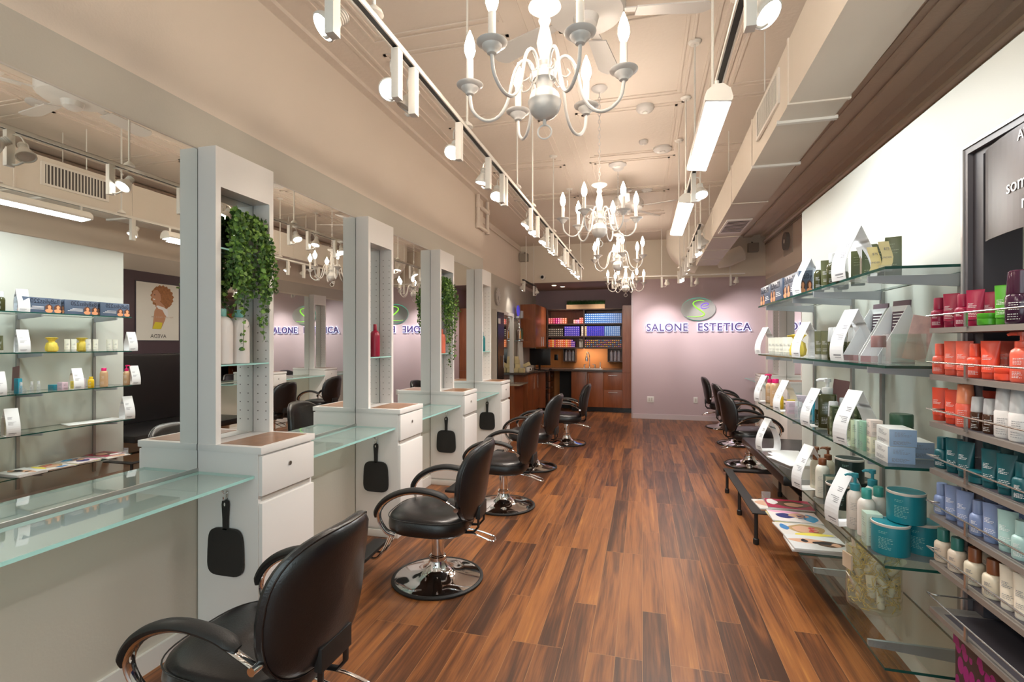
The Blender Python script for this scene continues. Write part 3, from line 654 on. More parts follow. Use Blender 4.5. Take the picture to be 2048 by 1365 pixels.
def P_spray(c, w, h, capm, bodym=None, lab=M_wh):
    def f(t):
        r = w/2; hb = h*0.55; b = MB(); b.lathe([(r*0.9, 0), (r, 0.004), (r, hb*0.92), (r*0.9, hb), (r*0.5, hb*1.03)], 24); bd = b.build('bottle_body', bodym or col(c), t)
        b = MB(); b.lathe([(r*0.92, hb*1.0), (r*0.94, hb*1.02), (r*0.80, h-0.003), (r*0.70, h)], 24); b.build('clear_cap', capm, t)
        b = MB(); b.lathe([(r*0.4, hb), (r*0.4, h*0.78), (r*0.3, h*0.92)], 14); b.build('nozzle', M_wtrim, t)
        b = MB(); text_lines(b, w*0.5, hb*0.3, 0, 0, hb*0.45, 4, 2); text_lines(b, w*0.6, hb*0.25, 0, 0, hb*0.12, 3, 8)
        for v in b.b.verts: v.co.y = -math.sqrt(max(0, (r+0.0004)**2 - v.co.x**2)) - (0.0003 if v.co.y < 0 else 0)
        b.build('lettering', lab, bd)
    return f
def put(key, name, cat, loc, rz, label, group=None):
    """first call of a kind builds it, later calls copy it with its parts"""
    if key not in PROTO:
        t = thing(name, loc, label, cat, group, rz); KEYS[key](t); PROTO[key] = t; return t
    c = copy_tree(PROTO[key]); c.location = loc; c.rotation_euler = (0, 0, rz); c['label'] = label
    if group: c['group'] = group
    elif 'group' in c: del c['group']
    return c
KEYS = {}
def K(key, f): KEYS[key] = f; return key
OL = (0.075, 0.085, 0.030); OLD = (0.03, 0.034, 0.014)
M_olive = mat('olive_glassy', (0.045, 0.048, 0.016), 0.12)
M_amber = mat('amber_brown', (0.05, 0.018, 0.008), 0.12)
K('arch', P_arch(0.115, 0.20, 0.08)); K('arch_big', P_arch(0.135, 0.235, 0.09))
K('tube_olive', P_tube(OL, (0.55, 0.56, 0.52), 0.045, 0.15)); K('tube_cream', P_tube((0.80, 0.80, 0.70), (0.75, 0.77, 0.70), 0.045, 0.12, lab=M_ink))
K('bottle_olive', P_bottle(OL, (0.8, 0.8, 0.8), 0.05, 0.165, 0.72, 0.62, bodym=M_olive, capm=M_clear2))
K('pump_olive', P_pump(OL, (0.8, 0.8, 0.8), 0.082, 0.255, M_wh, True, M_olive, mat('pump_white', (0.8, 0.81, 0.82), 0.3)))
K('spray_olive', P_spray(OL, 0.05, 0.16, M_clear2, M_olive))
K('carton_olive', P_carton((0.075, 0.095, 0.03), 0.055, 0.055, 0.16, mat('print_sage', (0.4, 0.45, 0.3), 0.6))); K('carton_olive_small', P_carton((0.05, 0.075, 0.028), 0.046, 0.046, 0.071, mat('print_sage', (0.4, 0.45, 0.3), 0.6)))
K('carton_beige', P_carton((0.50, 0.38, 0.30), 0.03, 0.05, 0.15)); K('carton_iceblue', P_carton((0.55, 0.63, 0.72), 0.06, 0.05, 0.075))
FR = R(-20)   # products turned a little towards the aisle
def onshelf(px, X, k): p = onX(px, HZ, X); return (X, p.y, SHZ[k])
# ---- top shelf
def babyliss(loc, label):
    t = thing('styling_iron_box', loc, label, 'box', 'navy styling iron boxes')
    L, Hh, D = 0.29, 0.135, 0.075
    b = MB(); b.box(-D/2, D/2, -L/2, L/2, 0, Hh, 0.001); b.build('carton', mat('box_navy', (0.075, 0.105, 0.16), 0.3, var=0.3, vscale=6), t)
    text('brand_lettering', 'BaByliss220', 0.058, mat('letter_navy', (0.012, 0.016, 0.035), 0.4), t, (-D/2-0.0006, 0.138, 0.085), (pi/2, 0, -pi/2), 0.0004, 'LEFT', xs=0.85)
    text('end_lettering', 'BaBy', 0.042, mat('letter_navy', (0.012, 0.016, 0.035), 0.4), t, (0, -L/2-0.0006, 0.09), (pi/2, 0, 0), 0.0004, 'CENTER', xs=0.75)
    def women(nm, axis):
        h = MB(); f = MB()
        for k, c in enumerate((-0.035, 0.035)):
            def pt(u, z, o): return (-D/2-o, (0.085 if axis == 'X' else 0)+u, z) if axis == 'X' else (u*0.5, -L/2-o, z)
            def blob(bb, cu, cz, ru, rz, o, n=18):
                ps = [pt(cu+ru*cos(2*pi*i/n)*(1+0.08*sin(5*2*pi*i/n)), cz+rz*sin(2*pi*i/n), o) for i in range(n)]
                bb.poly(ps, (-0.0003, 0, 0) if axis == 'X' else (0, -0.0003, 0))
            blob(h, c, 0.045, 0.030, 0.035, 0.0006); blob(f, c, 0.020, 0.030, 0.017, 0.0010); blob(f, c+0.003, 0.052, 0.013, 0.018, 0.0014)
        hh = h.build(nm+'_hair', mat('print_hair', (0.09, 0.035, 0.02), 0.5), t, smooth=False); f.build(nm+'_skin', mat('print_skin', (0.62, 0.27, 0.13), 0.5), hh, smooth=False)
    women('front_photo', 'X'); women('end_photo', 'Y')
    b = MB()
    for i in range(3): b.box(-D/2-0.0009, -D/2-0.0004, -0.12+0.02*i, 0.01, 0.030+0.011*i, 0.0335+0.011*i)
    b.build('fine_print', M_wh, t, smooth=False)
    return t
babyliss((0.89, 3.925, SHZ[0]), 'navy hair iron box with two women, farthest of three on the top shelf')
babyliss((0.885, 3.605, SHZ[0]), 'navy hair iron box with two women, middle one on the top shelf')
babyliss((0.89, 3.285, SHZ[0]), 'navy hair iron box half hidden behind the smaller top shelf arch card')
def S(px, X, k, key, name, cat, label, group=None, rz=FR, dz=0.0):
    p = onshelf(px, X, k); return put(key, name, cat, (p[0], p[1], p[2]+dz), rz, label, group)
S(1614, 0.90, 0, 'arch', 'arch_card', 'card', 'smaller white arched price card on the top glass shelf', 'white arched cards', R(16))
for j in range(2): S(1625, 0.93, 0, 'carton_iceblue', 'product_carton', 'carton', ('lower' if j == 0 else 'upper')+' pale ice blue carton of the pair behind the smaller top arch', 'ice blue cartons', dz=0.0755*j)
S(1638, 0.92, 0, 'bottle_olive', 'product_bottle', 'bottle', 'dark olive bottle beside the ice blue cartons on the top shelf', 'olive bottles')
S(1652, 0.91, 0, 'tube_olive', 'product_tube', 'tube', 'tall olive tube between dark bottles on the top shelf', 'olive tubes', R(-10))
S(1676, 1.02, 0, 'tube_olive', 'product_tube', 'tube', 'olive tube in the back row of the top shelf', 'olive tubes', R(10))
S(1665, 0.90, 0, 'bottle_olive', 'product_bottle', 'bottle', 'olive bottle with frosted cap next to the tall top shelf tube', 'olive bottles')
S(1678, 0.91, 0, 'bottle_olive', 'product_bottle', 'bottle', 'olive bottle with frosted cap left of the big top arch card', 'olive bottles')
S(1686, 0.99, 0, 'spray_olive', 'spray_bottle', 'bottle', 'olive spray with clear cap behind the big top arch card', 'olive sprays')
S(1708, 0.90, 0, 'arch_big', 'arch_card', 'card', 'largest white arched price card, on the top glass shelf', 'white arched cards', R(16))
S(1716, 0.99, 0, 'carton_olive', 'product_carton', 'carton', 'slim olive carton just right of the big top arch', 'olive cartons')
S(1728, 0.965, 0, 'carton_beige', 'product_carton', 'carton', 'narrow beige carton among olive cartons on the top shelf')
S(1739, 0.975, 0, 'carton_olive', 'product_carton', 'carton', 'olive carton behind the left yellow tag', 'olive cartons')
S(1762, 1.02, 0, 'carton_olive', 'product_carton', 'carton', 'olive carton between the two yellow tags, set back', 'olive cartons')
S(1786, 1.00, 0, 'carton_olive', 'product_carton', 'carton', 'olive carton at the near end of the top shelf', 'olive cartons')
def tagcard(px, X, dz, label):
    p = onshelf(px, X, 0); t = thing('under_tag', p, label, 'price tag', 'yellow tags on the top shelf', R(-15))
    b = MB(); P = [(0.004*sin(z*45), z) for z in [0.0, 0.02, 0.04, 0.06, 0.08, 0.1]]
    for (x0, z0), (x1, z1) in zip(P, P[1:]): b.poly([(-0.017+x0*2, x0, z0+dz), (0.017+x0*2, x0, z0+dz), (0.017+x1*2, x1, z1+dz), (-0.017+x1*2, x1, z1+dz)], (0, 0.0012, 0))
    b.build('yellow_card', mat('tag_yellow', (0.80, 0.70, 0.36), 0.6), t)
    text('tag_lettering', '$75', 0.012, M_ink, t, (0.003, -0.0035, 0.068+dz), (pi/2, 0, 0), 0.0002); text('tag_lettering', 'UNDER', 0.0095, M_ink, t, (0.003, -0.0055, 0.035+dz), (pi/2, 0, 0), 0.0002)
    b = MB(); b.box(-0.02, 0.02, -0.01, 0.012, 0, 0.008 + dz); b.build('clear_stand', M_clear, t)
tagcard(1748, 0.88, 0.003, 'wavy yellow tag in front of olive cartons, the farther one'); tagcard(1771, 0.90, 0.015, 'wavy yellow tag in front of olive cartons, the nearer one')
# ---- second shelf
S(1531, 0.895, 1, 'arch', 'arch_card', 'card', 'white arched card at the far end of the second shelf', 'white arched cards', R(16))
for i, px in enumerate((1543, 1550, 1557, 1565, 1573, 1581)):
    S(px, 0.90+0.01*(i % 2), 1, 'tube_cream', 'product_tube', 'tube', ('farthest', 'second', 'third', 'fourth', 'fifth', 'nearest')[i] + ' cream tube in the row on the second shelf', 'cream tubes', R(-30))
def pouf(loc, label):
    t = thing('gift_bag', loc, label, 'gift bag', 'yellow gift bags')
    b = MB(); rnd = random.Random(3); rings = []
    for r, z in ((0.028, 0), (0.042, 0.01), (0.045, 0.04), (0.036, 0.08), (0.018, 0.095), (0.03, 0.115), (0.045, 0.13), (0.03, 0.134)):
        rings.append([((r*(1+0.10*sin(7*2*pi*i/28+z*40)))*cos(2*pi*i/28), (r*(1+0.10*cos(6*2*pi*i/28)))*sin(2*pi*i/28), z) for i in range(28)])
    b.loft(rings); b.build('organza_bag', semi('organza', (0.85, 0.70, 0.10), 0.55, 0.6), t)
    b = MB(); b.lathe([(0.02, 0.002), (0.025, 0.01), (0.025, 0.07), (0.015, 0.085)], 16); b.build('bag_contents', col((0.75, 0.72, 0.55)), t)
    b = MB(); b.tube([(0.02*cos(a), 0.02*sin(a), 0.095) for a in [2*pi*k/16 for k in range(17)]], 0.003, 6); b.build('ribbon', col((0.8, 0.65, 0.05)), t)
p = onshelf(1596, 0.92, 1); pouf(p, 'sheer yellow gift bag on the second shelf, the nearer one'); p = onshelf(1589, 0.98, 1); pouf(p, 'sheer yellow gift bag tucked behind the nearer one')
S(1612, 0.895, 1, 'arch', 'arch_card', 'card', 'white arched card beside the yellow gift bags', 'white arched cards', R(16))
K('spray_clear', P_spray((0.6, 0.64, 0.68), 0.05, 0.155, M_clear2, M_clear2, M_ink)); S(1626, 0.93, 1, 'spray_clear', 'spray_bottle', 'bottle', 'frosted clear bottle beside two olive tubes on the second shelf')
K('tube_olive_w', P_tube((0.11, 0.11, 0.05), (0.62, 0.64, 0.60), 0.046, 0.145))
S(1639, 0.92, 1, 'tube_olive_w', 'product_tube', 'tube', 'left olive tube with silver cap on the second shelf', 'olive tubes with silver caps'); S(1652, 0.92, 1, 'tube_olive_w', 'product_tube', 'tube', 'right olive tube with silver cap on the second shelf', 'olive tubes with silver caps')
for i, (px, X) in enumerate(((1666, 0.93), (1676, 0.935), (1684, 1.03))):
    S(px, X, 1, 'spray_olive', 'spray_bottle', 'bottle', ('olive spray with clear cap beside the olive tubes', 'olive spray with clear cap just before the second shelf arch', 'olive spray with clear cap at the back, left of the second shelf arch')[i], 'olive sprays')
S(1703, 0.925, 1, 'arch_big', 'arch_card', 'card', 'big white arched card left of the slanted brochure holders', 'white arched cards', R(16))
for i, (px, X) in enumerate(((1706, 1.04), (1716, 1.05), (1729, 1.06))): S(px, X, 1, 'spray_olive', 'spray_bottle', 'bottle', ('left', 'middle', 'right')[i] + ' olive spray seen through the second shelf arch card', 'olive sprays seen through the arch')
def brochure(loc, label, rz):
    t = thing('brochure_holder', loc, label, 'brochure holder', 'white slanted brochure holders', rz)
    b = MB(); hh = 0.235
    for x in (-0.045, 0.043): b.poly([(x, -0.09, 0), (x, 0.07, 0.0), (x, 0.085, 0.12), (x, 0.05, hh), (x, 0.04, hh), (x, -0.09, 0.03)], (0.002, 0, 0))
    b.box(-0.045, 0.045, -0.09, 0.07, 0, 0.003); b.poly([(-0.045, 0.045, hh), (0.045, 0.045, hh), (0.045, 0.075, 0.1), (-0.045, 0.075, 0.1)], (0, 0.002, 0)); b.build('holder', M_card, t, smooth=False)
    b = MB(); b.box(-0.04, 0.04, 0.035, 0.043, 0.02, 0.26, 0.001, Matrix.Rotation(R(-4), 4, 'X')); br = b.build('brochures', mat('brochure_plum', (0.13, 0.085, 0.11), 0.4), t); br['label'] = 'dark plum brochures'
    b = MB(); 
    for i in range(6): b.box(-0.03, 0.03-0.008*(i % 3), 0.030, 0.0325, 0.15+0.013*i, 0.154+0.013*i, mt=Matrix.Rotation(R(-4), 4, 'X'))
    b.build('brochure_printing', M_wh, br, smooth=False)
    b = MB(); b.box(-0.043, 0.043, -0.092, -0.088, 0.003, 0.028); b.build('front_label', mat('mauve_label', (0.30, 0.19, 0.20), 0.5), t)
brochure(onshelf(1739, 0.985, 1), 'white slanted brochure holder, the farther of two on the second shelf', R(-70))
brochure(onshelf(1779, 0.985, 1), 'white slanted brochure holder behind the clear glass block vase', R(-70))
t = thing('glass_vase', onshelf(1808, 0.945, 1), 'clear square glass vase at the near end of the second shelf', 'vase', None, R(-8))
b = MB(); e = 0.055
for x0, x1, y0, y1 in ((-e, -e+0.004, -e, e), (e-0.004, e, -e, e), (-e+0.004, e-0.004, -e, -e+0.004), (-e+0.004, e-0.004, e-0.004, e)): b.box(x0, x1, y0, y1, 0.012, 0.115)
b.box(-e, e, -e, e, 0, 0.012, 0.003); b.build('glass_body', M_glass, t, smooth=False)
p = onshelf(1826, 1.0, 1); t = thing('photo_leaflet', (p[0], p[1], p[2]+0.016), 'tilted pink photo leaflet leaning in the glass vase', 'leaflet', None, R(-20))
b = MB(); mt_ = Matrix.Rotation(R(12), 4, 'Y'); b.box(-0.035, 0.035, -0.003, 0, 0, 0.17, 0.0, mt_); b.build('leaflet_sheets', mat('leaflet_pink', (0.62, 0.42, 0.38), 0.4), t)
b = MB(); b.box(-0.033, 0.033, -0.0046, -0.0035, 0.06, 0.168, 0, mt_); b.build('cover_photo', mat('leaflet_photo', (0.55, 0.36, 0.33), 0.4, var=0.4, vscale=35), t)
K('votive', P_jar((0.85, 0.85, 0.86), (0.35, 0.2, 0.2), 0.05, 0.11, M_clear)); S(1757, 0.905, 1, 'votive', 'glass_tumbler', 'tumbler', 'small clear tumbler with mauve card before the brochure holders')
# ---- third shelf
S(1529, 0.895, 2, 'arch', 'arch_card', 'card', 'white arched card at the far end of the third shelf', 'white arched cards', R(16))
K('pump_gold', P_pump((0.56, 0.36, 0.20), (0.75, 0.01, 0.16), 0.06, 0.21, M_wh)); K('bottle_gold', P_bottle((0.56, 0.36, 0.20), (0.75, 0.01, 0.16), 0.068, 0.19, 0.86, 0.62))
S(1540, 0.92, 2, 'pump_gold', 'pump_bottle', 'bottle', 'gold bottle with hot pink pump on the third shelf'); S(1551, 0.90, 2, 'bottle_gold', 'product_bottle', 'bottle', 'gold bottle with hot pink cap on the third shelf')
K('bottle_yellow', P_bottle((0.75, 0.50, 0.02), (0.8, 0.55, 0.02), 0.05, 0.11, 0.8, 0.6)); S(1559, 0.895, 2, 'bottle_yellow', 'product_bottle', 'bottle', 'small yellow bottle inside the third shelf arch')
S(1571, 0.90, 2, 'arch', 'arch_card', 'card', 'white arched card over the small yellow bottle', 'white arched cards', R(16))
def CB(key, px, X, k, c, w, d, h, label, group=None, dz=0.0, side=None, rz=R(-3)):
    if key not in KEYS: K(key, P_carton(c, w, d, h, side=side))
    return S(px, X, k, key, 'product_carton', 'carton', label, group, rz, dz)
CB('ylw', 1582, 0.93, 2, (0.78, 0.62, 0.10), 0.045, 0.02, 0.075, 'small yellow carton near the lilac cartons')
CB('lilac', 1583, 0.905, 2, (0.66, 0.50, 0.58), 0.06, 0.05, 0.075, 'lilac pink carton at the shelf edge behind the glass vials'); CB('lilac2', 1597, 1.0, 2, (0.70, 0.60, 0.72), 0.09, 0.06, 0.095, 'larger lilac carton behind the pink one')
K('vial', P_bottle((0.8, 0.8, 0.8), (0.7, 0.7, 0.72), 0.026, 0.10, 0.72, 0.7, M_ink, M_clear2, M_clear))
for i, (px, X) in enumerate(((1594, 0.88), (1601, 0.885), (1608, 0.88))): S(px, X, 2, 'vial', 'glass_vial', 'vial', ('farthest', 'middle', 'nearest')[i] + ' clear glass vial before the lilac cartons', 'clear glass vials')
CB('teal', 1635, 0.955, 2, (0.03, 0.30, 0.42), 0.05, 0.03, 0.13, 'bright teal carton behind the third shelf arch'); CB('teal2', 1618, 1.0, 2, (0.04, 0.30, 0.40), 0.07, 0.05, 0.05, 'low teal carton near the glass vials')
S(1632, 0.895, 2, 'arch', 'arch_card', 'card', 'white arched card in front of the teal carton', 'white arched cards', R(16))
S(1655, 0.935, 2, 'pump_olive', 'pump_bottle', 'bottle', 'large square olive bottle with white pump'); 
K('sq_olive', P_pump(OL, (0.8, 0.8, 0.8), 0.05, 0.175, M_wh, True, M_olive, M_clear2))
S(1640, 0.915, 2, 'spray_olive', 'spray_bottle', 'bottle', 'olive bottle left of the large olive pump', 'olive sprays'); S(1667, 0.89, 2, 'spray_olive', 'spray_bottle', 'bottle', 'olive bottle with clear cap in front of the large olive pump', 'olive sprays'); S(1688, 1.0, 2, 'spray_olive', 'spray_bottle', 'bottle', 'olive bottle with clear cap behind the third shelf cartons', 'olive sprays')
for i, (px, X) in enumerate(((1673, 0.885), (1690, 0.905), (1722, 1.03))):
    for j in range(2): S(px, X, 2, 'carton_olive_small', 'product_carton', 'carton', ('lower ' if j == 0 else 'upper ') + 'dark olive cube carton in the ' + ('farthest', 'middle', 'back')[i] + ' stack on the third shelf', 'olive cube cartons', R(-3), 0.072*j)
t = thing('leaflet_stand', onshelf(1672, 1.06, 2), 'mauve leaflet in a stand behind the large olive pump', 'leaflet')
b = MB(); b.box(-0.04, 0.04, -0.002, 0.002, 0.02, 0.235, 0, Matrix.Rotation(R(-8), 4, 'X') @ Matrix.Rotation(R(10), 4, 'Y')); b.build('leaflet_sheet', mat('leaflet_mauve', (0.25, 0.12, 0.12), 0.4), t); b = MB(); b.box(-0.045, 0.045, -0.02, 0.06, 0, 0.03); b.build('clear_stand', M_clear, t)
S(1711, 0.90, 2, 'arch_big', 'arch_card', 'card', 'big white arched card left of the pale cartons', 'white arched cards', R(16))
CB('pgreen', 1706, 0.875, 2, (0.62, 0.70, 0.48), 0.030, 0.05, 0.112, 'pale lime carton right of the big third shelf arch', rz=R(-3))
CB('mint', 1718, 0.885, 2, (0.52, 0.68, 0.58), 0.030, 0.05, 0.115, 'pale mint carton next to the lime one'); CB('green', 1731, 0.885, 2, (0.22, 0.42, 0.30), 0.030, 0.045, 0.120, 'mid green carton next to the pale mint one')
CB('creamc', 1749, 0.90, 2, (0.74, 0.72, 0.55), 0.042, 0.045, 0.066, 'lower cream carton of the small stack'); CB('creamd', 1749, 0.90, 2, (0.76, 0.66, 0.60), 0.042, 0.045, 0.066, 'upper blush carton of the small stack', dz=0.067)
CB('wb', 1789, 0.915, 2, (0.72, 0.74, 0.72), 0.085, 0.12, 0.062, 'lower white carton with blue end, near the clipped shelf end', 'white cartons with blue ends', side=(0.30, 0.42, 0.60))
CB('wb', 1792, 0.92, 2, (0.72, 0.74, 0.72), 0.085, 0.12, 0.062, 'upper white carton with blue end', 'white cartons with blue ends', dz=0.063); CB('wb', 1828, 1.03, 2, (0.72, 0.74, 0.72), 0.085, 0.12, 0.062, 'white carton with blue end set back beside the stack', 'white cartons with blue ends')
K('puck', P_jar((0.04, 0.10, 0.06), (0.05, 0.14, 0.09), 0.085, 0.13)); S(1803, 1.10, 2, 'puck', 'product_jar', 'jar', 'dark green jar behind the white cartons')
# ---- fourth shelf
S(1536, 0.905, 3, 'arch_big', 'arch_card', 'card', 'white arched card standing by the bench end', 'white arched cards', R(16))
for i in range(3):
    p = onshelf(1578+6*i, 1.01, 3); t = thing('paper_stack', (p[0]-0.02*i, p[1]-0.05*i, p[2]+0.004*i), 'white paper leaflets, ' + ('bottom', 'middle', 'top')[i] + ' of the fanned pile', 'leaflets', 'white leaflets', R(8*i))
    b = MB(); b.box(-0.10, 0.10, -0.14, 0.14, 0, 0.0038); b.build('paper_sheets', M_card, t)
S(1618, 0.885, 3, 'arch_big', 'arch_card', 'card', 'white arched card beside the brown pump bottles', 'white arched cards', R(16))
CR = (0.72, 0.66, 0.52); BR = (0.22, 0.075, 0.03); CW = (0.76, 0.70, 0.64)
K('pump_brown', P_pump(CR, BR, 0.062, 0.225, M_ink)); K('bottle_brown', P_bottle((0.74, 0.72, 0.62), BR, 0.064, 0.20, 0.84, 0.58, M_ink))
S(1633, 0.925, 3, 'pump_brown', 'pump_bottle', 'bottle', 'cream bottle with brown pump, the farther one', 'cream bottles with brown pumps'); S(1656, 0.985, 3, 'pump_brown', 'pump_bottle', 'bottle', 'cream bottle with brown pump, the one set back', 'cream bottles with brown pumps')
S(1645, 0.90, 3, 'bottle_brown', 'product_bottle', 'bottle', 'cream bottle with brown screw cap on the fourth shelf')
CB('dkgreen', 1662, 0.925, 3, (0.02, 0.055, 0.045), 0.065, 0.06, 0.125, 'dark green carton with cream panel', side=(0.52, 0.52, 0.38))
DG = (0.010, 0.028, 0.026)
K('can_dark', P_canister(DG, 0.122, 0.113, (0.02, 0.05, 0.045))); K('can_dark_s', P_canister(DG, 0.122, 0.113, (0.10, 0.24, 0.20)))
S(1699, 0.985, 3, 'can_dark', 'tub', 'tub', 'dark green tub raised on top of two others', 'dark green tubs', R(-15), 0.1165); S(1716, 1.05, 3, 'can_dark', 'tub', 'tub', 'dark green tub underneath, hidden behind the arch card', 'dark green tubs', R(-15)); S(1681, 0.93, 3, 'can_dark_s', 'tub', 'tub', 'dark green tub with pale lid beside the dark carton', 'dark green tubs', R(-15))
S(1694, 0.875, 3, 'arch_big', 'arch_card', 'card', 'tall white arched card before the dark green tub', 'white arched cards', R(16))
TQ = (0.03, 0.26, 0.32); TQ2 = (0.06, 0.36, 0.32)
K('pump_teal', P_pump(CW, TQ, 0.062, 0.235, M_ink)); K('bottle_teal', P_bottle(CW, TQ2, 0.064, 0.195, 0.80, 0.56, M_ink))
S(1710, 0.885, 3, 'pump_teal', 'pump_bottle', 'bottle', 'white bottle with teal pump closest to the shelf edge', 'white bottles with teal pumps'); S(1745, 0.985, 3, 'pump_teal', 'pump_bottle', 'bottle', 'white bottle with teal pump, set back', 'white bottles with teal pumps')
S(1733, 0.895, 3, 'bottle_teal', 'product_bottle', 'bottle', 'white bottle with teal cap in front of the teal pumps', 'white bottles with teal caps'); S(1757, 0.955, 3, 'bottle_teal', 'product_bottle', 'bottle', 'white bottle with teal cap by the teal tubs', 'white bottles with teal caps')
CB('sage', 1744, 0.88, 3, (0.42, 0.55, 0.46), 0.055, 0.055, 0.125, 'sage green carton before the teal tubs', side=(0.62, 0.72, 0.62))
TC = (0.012, 0.215, 0.27)
K('can_teal', P_canister(TC, 0.122, 0.113, (0.03, 0.30, 0.28)))
cA = S(1781, 0.915, 3, 'can_teal', 'tub', 'tub', 'teal tub at the bottom, nearer the aisle', 'teal tubs', R(-25)); cB = S(1843, 1.035, 3, 'can_teal', 'tub', 'tub', 'teal tub at the bottom, partly behind the grey rack', 'teal tubs', R(-25))
put('can_teal', 'tub', 'tub', ((cA.location.x+cB.location.x)/2, (cA.location.y+cB.location.y)/2, SHZ[3]+0.1165), R(-25), 'teal tub balanced on top of the other two', 'teal tubs')
# ---- lowest shelf: magazines, acrylic stand, sample jar
def magazine(loc, rz, label, cols, title=None, tcol=(0.7, 0.02, 0.03), th=0.008, L=0.29, Wd=0.215):
    t = thing('magazine', loc, label, 'magazine', 'magazines on the lowest glass shelf', rz)
    b = MB(); b.box(-L/2, L/2, -Wd/2, Wd/2, 0, th-0.0006, 0.001); b.build('pages', mat('pages', (0.72, 0.70, 0.68), 0.6), t)
    b = MB(); b.box(-L/2, L/2, -Wd/2, Wd/2, th-0.0005, th); cv = b.build('cover', mat('cover_'+'_'.join('%.2f' % v for v in cols[0]), cols[0], 0.25), t)
    for i, (c, cx, cy, rx, ry) in enumerate(cols[1:]):
        b = MB(); n = 26; rx *= 1.2; ry *= 1.2; b.poly([(cx+rx*cos(2*pi*k/n)*(1+0.10*sin(3*2*pi*k/n+i)), cy+ry*sin(2*pi*k/n)*(1+0.08*cos(4*2*pi*k/n)), th+0.0002*(i+1)) for k in range(n)], (0, 0, 0.0002)); b.build('cover_picture', mat('pic_%d_%d_%d' % tuple(int(v*100) for v in c), c, 0.25), cv, smooth=False)
    if title: text('cover_title', title, 0.075, mat('title_%d' % int(tcol[0]*100+tcol[2]*10), tcol, 0.3), cv, (L/2-0.075, -Wd/2+0.10, th+0.0022), (0, 0, pi/2), 0.0003, 'CENTER', xs=0.8)
SK = (0.62, 0.36, 0.24); HR = (0.10, 0.05, 0.025); BL = (0.42, 0.28, 0.13)
z5 = SHZ[4]
magazine((0.93, 3.93, z5), R(4), 'magazine with orange cover poking out at the far end of the pile', [(0.72, 0.68, 0.62), (SK, -0.08, 0.02, 0.05, 0.05)], 'N', (0.02, 0.02, 0.03))
magazine((1.00, 3.93, z5+0.009), R(-3), 'magazine showing a brown-haired woman on a crimson cover', [(0.35, 0.02, 0.06), (HR, 0.02, 0.0, 0.10, 0.055), (SK, 0.03, -0.01, 0.05, 0.035), ((0.75, 0.72, 0.70), -0.10, 0.03, 0.03, 0.05)], None)
magazine((0.965, 3.66, z5), R(3), 'magazine at the bottom under the pink and blue one', [(0.72, 0.62, 0.25)], None)
magazine((0.965, 3.66, z5+0.009), R(-2), 'magazine with pink and blue cover beside the crimson one', [(0.78, 0.70, 0.68), ((0.75, 0.35, 0.50), -0.04, 0.08, 0.08, 0.018), ((0.02, 0.03, 0.16), -0.05, 0.0, 0.05, 0.04), ((0.05, 0.30, 0.55), 0.09, -0.02, 0.035, 0.06), (SK, 0.03, 0.02, 0.05, 0.035)], 'US', (0.02, 0.03, 0.14))
magazine((0.965, 3.435, z5), R(2), 'magazine under the blonde woman one', [(0.60, 0.66, 0.72)], None)
magazine((0.955, 3.42, z5+0.009), R(5), 'magazine with a blonde woman and red title', [(0.66, 0.62, 0.58), (BL, 0.02, 0.0, 0.085, 0.07), (SK, 0.01, 0.0, 0.06, 0.048), ((0.80, 0.66, 0.10), 0.02, -0.085, 0.09, 0.02), ((0.05, 0.20, 0.45), -0.10, 0.03, 0.02, 0.04)], 'Pre', (0.62, 0.01, 0.04))
magazine((0.955, 3.19, z5), R(-2), 'magazine under the swimsuit cover', [(0.66, 0.64, 0.62)], None, th=0.012)
magazine((0.96, 3.185, z5+0.013), R(1), 'magazine closest to the jar, dark-haired woman lying in a bikini', [(0.66, 0.66, 0.66), (SK, -0.04, 0.02, 0.085, 0.028), (HR, 0.06, -0.01, 0.06, 0.035), ((0.01, 0.01, 0.015), 0.03, 0.0, 0.05, 0.018), ((0.01, 0.01, 0.015), -0.06, 0.02, 0.015, 0.02), (SK, 0.09, -0.02, 0.02, 0.02)], None, th=0.012)
t = thing('acrylic_stand', (0.885, 4.0, z5), 'small clear acrylic stand behind the far magazines', 'stand')
b = MB(); b.box(-0.03, 0.03, 0.06, 0.063, 0, 0.06); b.box(-0.03, -0.028, -0.04, 0.06, 0, 0.04); b.build('acrylic_sheet', M_clear, t)
jar = thing('sample_jar', (0.985, 2.535, z5), 'tall clear glass jar filled with small cream sample tubes and raffia', 'jar')
b = MB(); b.lathe([(0.001, 0.0), (0.085, 0.0), (0.10, 0.006), (0.103, 0.02), (0.103, 0.27), (0.099, 0.27), (0.098, 0.02), (0.08, 0.010), (0.001, 0.010)], 48, caps=False); b.build('glass_wall', M_jar, jar)
b = MB(); b.box(-0.118, -0.110, -0.035, 0.025, 0.17, 0.235, 0.0, Matrix.Rotation(R(12), 4, 'Z')); b.build('paper_tag', mat('kraft_tag', (0.68, 0.55, 0.40), 0.6), jar)
rnd = random.Random(11); b = MB()
for k in range(170):
    a, r0 = rnd.uniform(0, 6.28), rnd.uniform(0.02, 0.092); z0 = rnd.uniform(0.015, 0.25)
    p = [Vector((r0*cos(a), r0*sin(a), z0))]
    for i in range(4):
        q = p[-1] + Vector((rnd.uniform(-0.04, 0.04), rnd.uniform(-0.04, 0.04), rnd.uniform(-0.03, 0.035))); l_ = math.hypot(q.x, q.y)
        if l_ > 0.094: q.x *= 0.094/l_; q.y *= 0.094/l_
        q.z = max(0.013, min(0.285, q.z)); p.append(q)
    b.tube(p, 0.0016, 4)
rf = b.build('raffia', mat('raffia', (0.72, 0.56, 0.20), 0.7), jar)
K('sample', P_tube((0.84, 0.80, 0.68), (0.80, 0.78, 0.70), 0.036, 0.10, lab=M_ink))
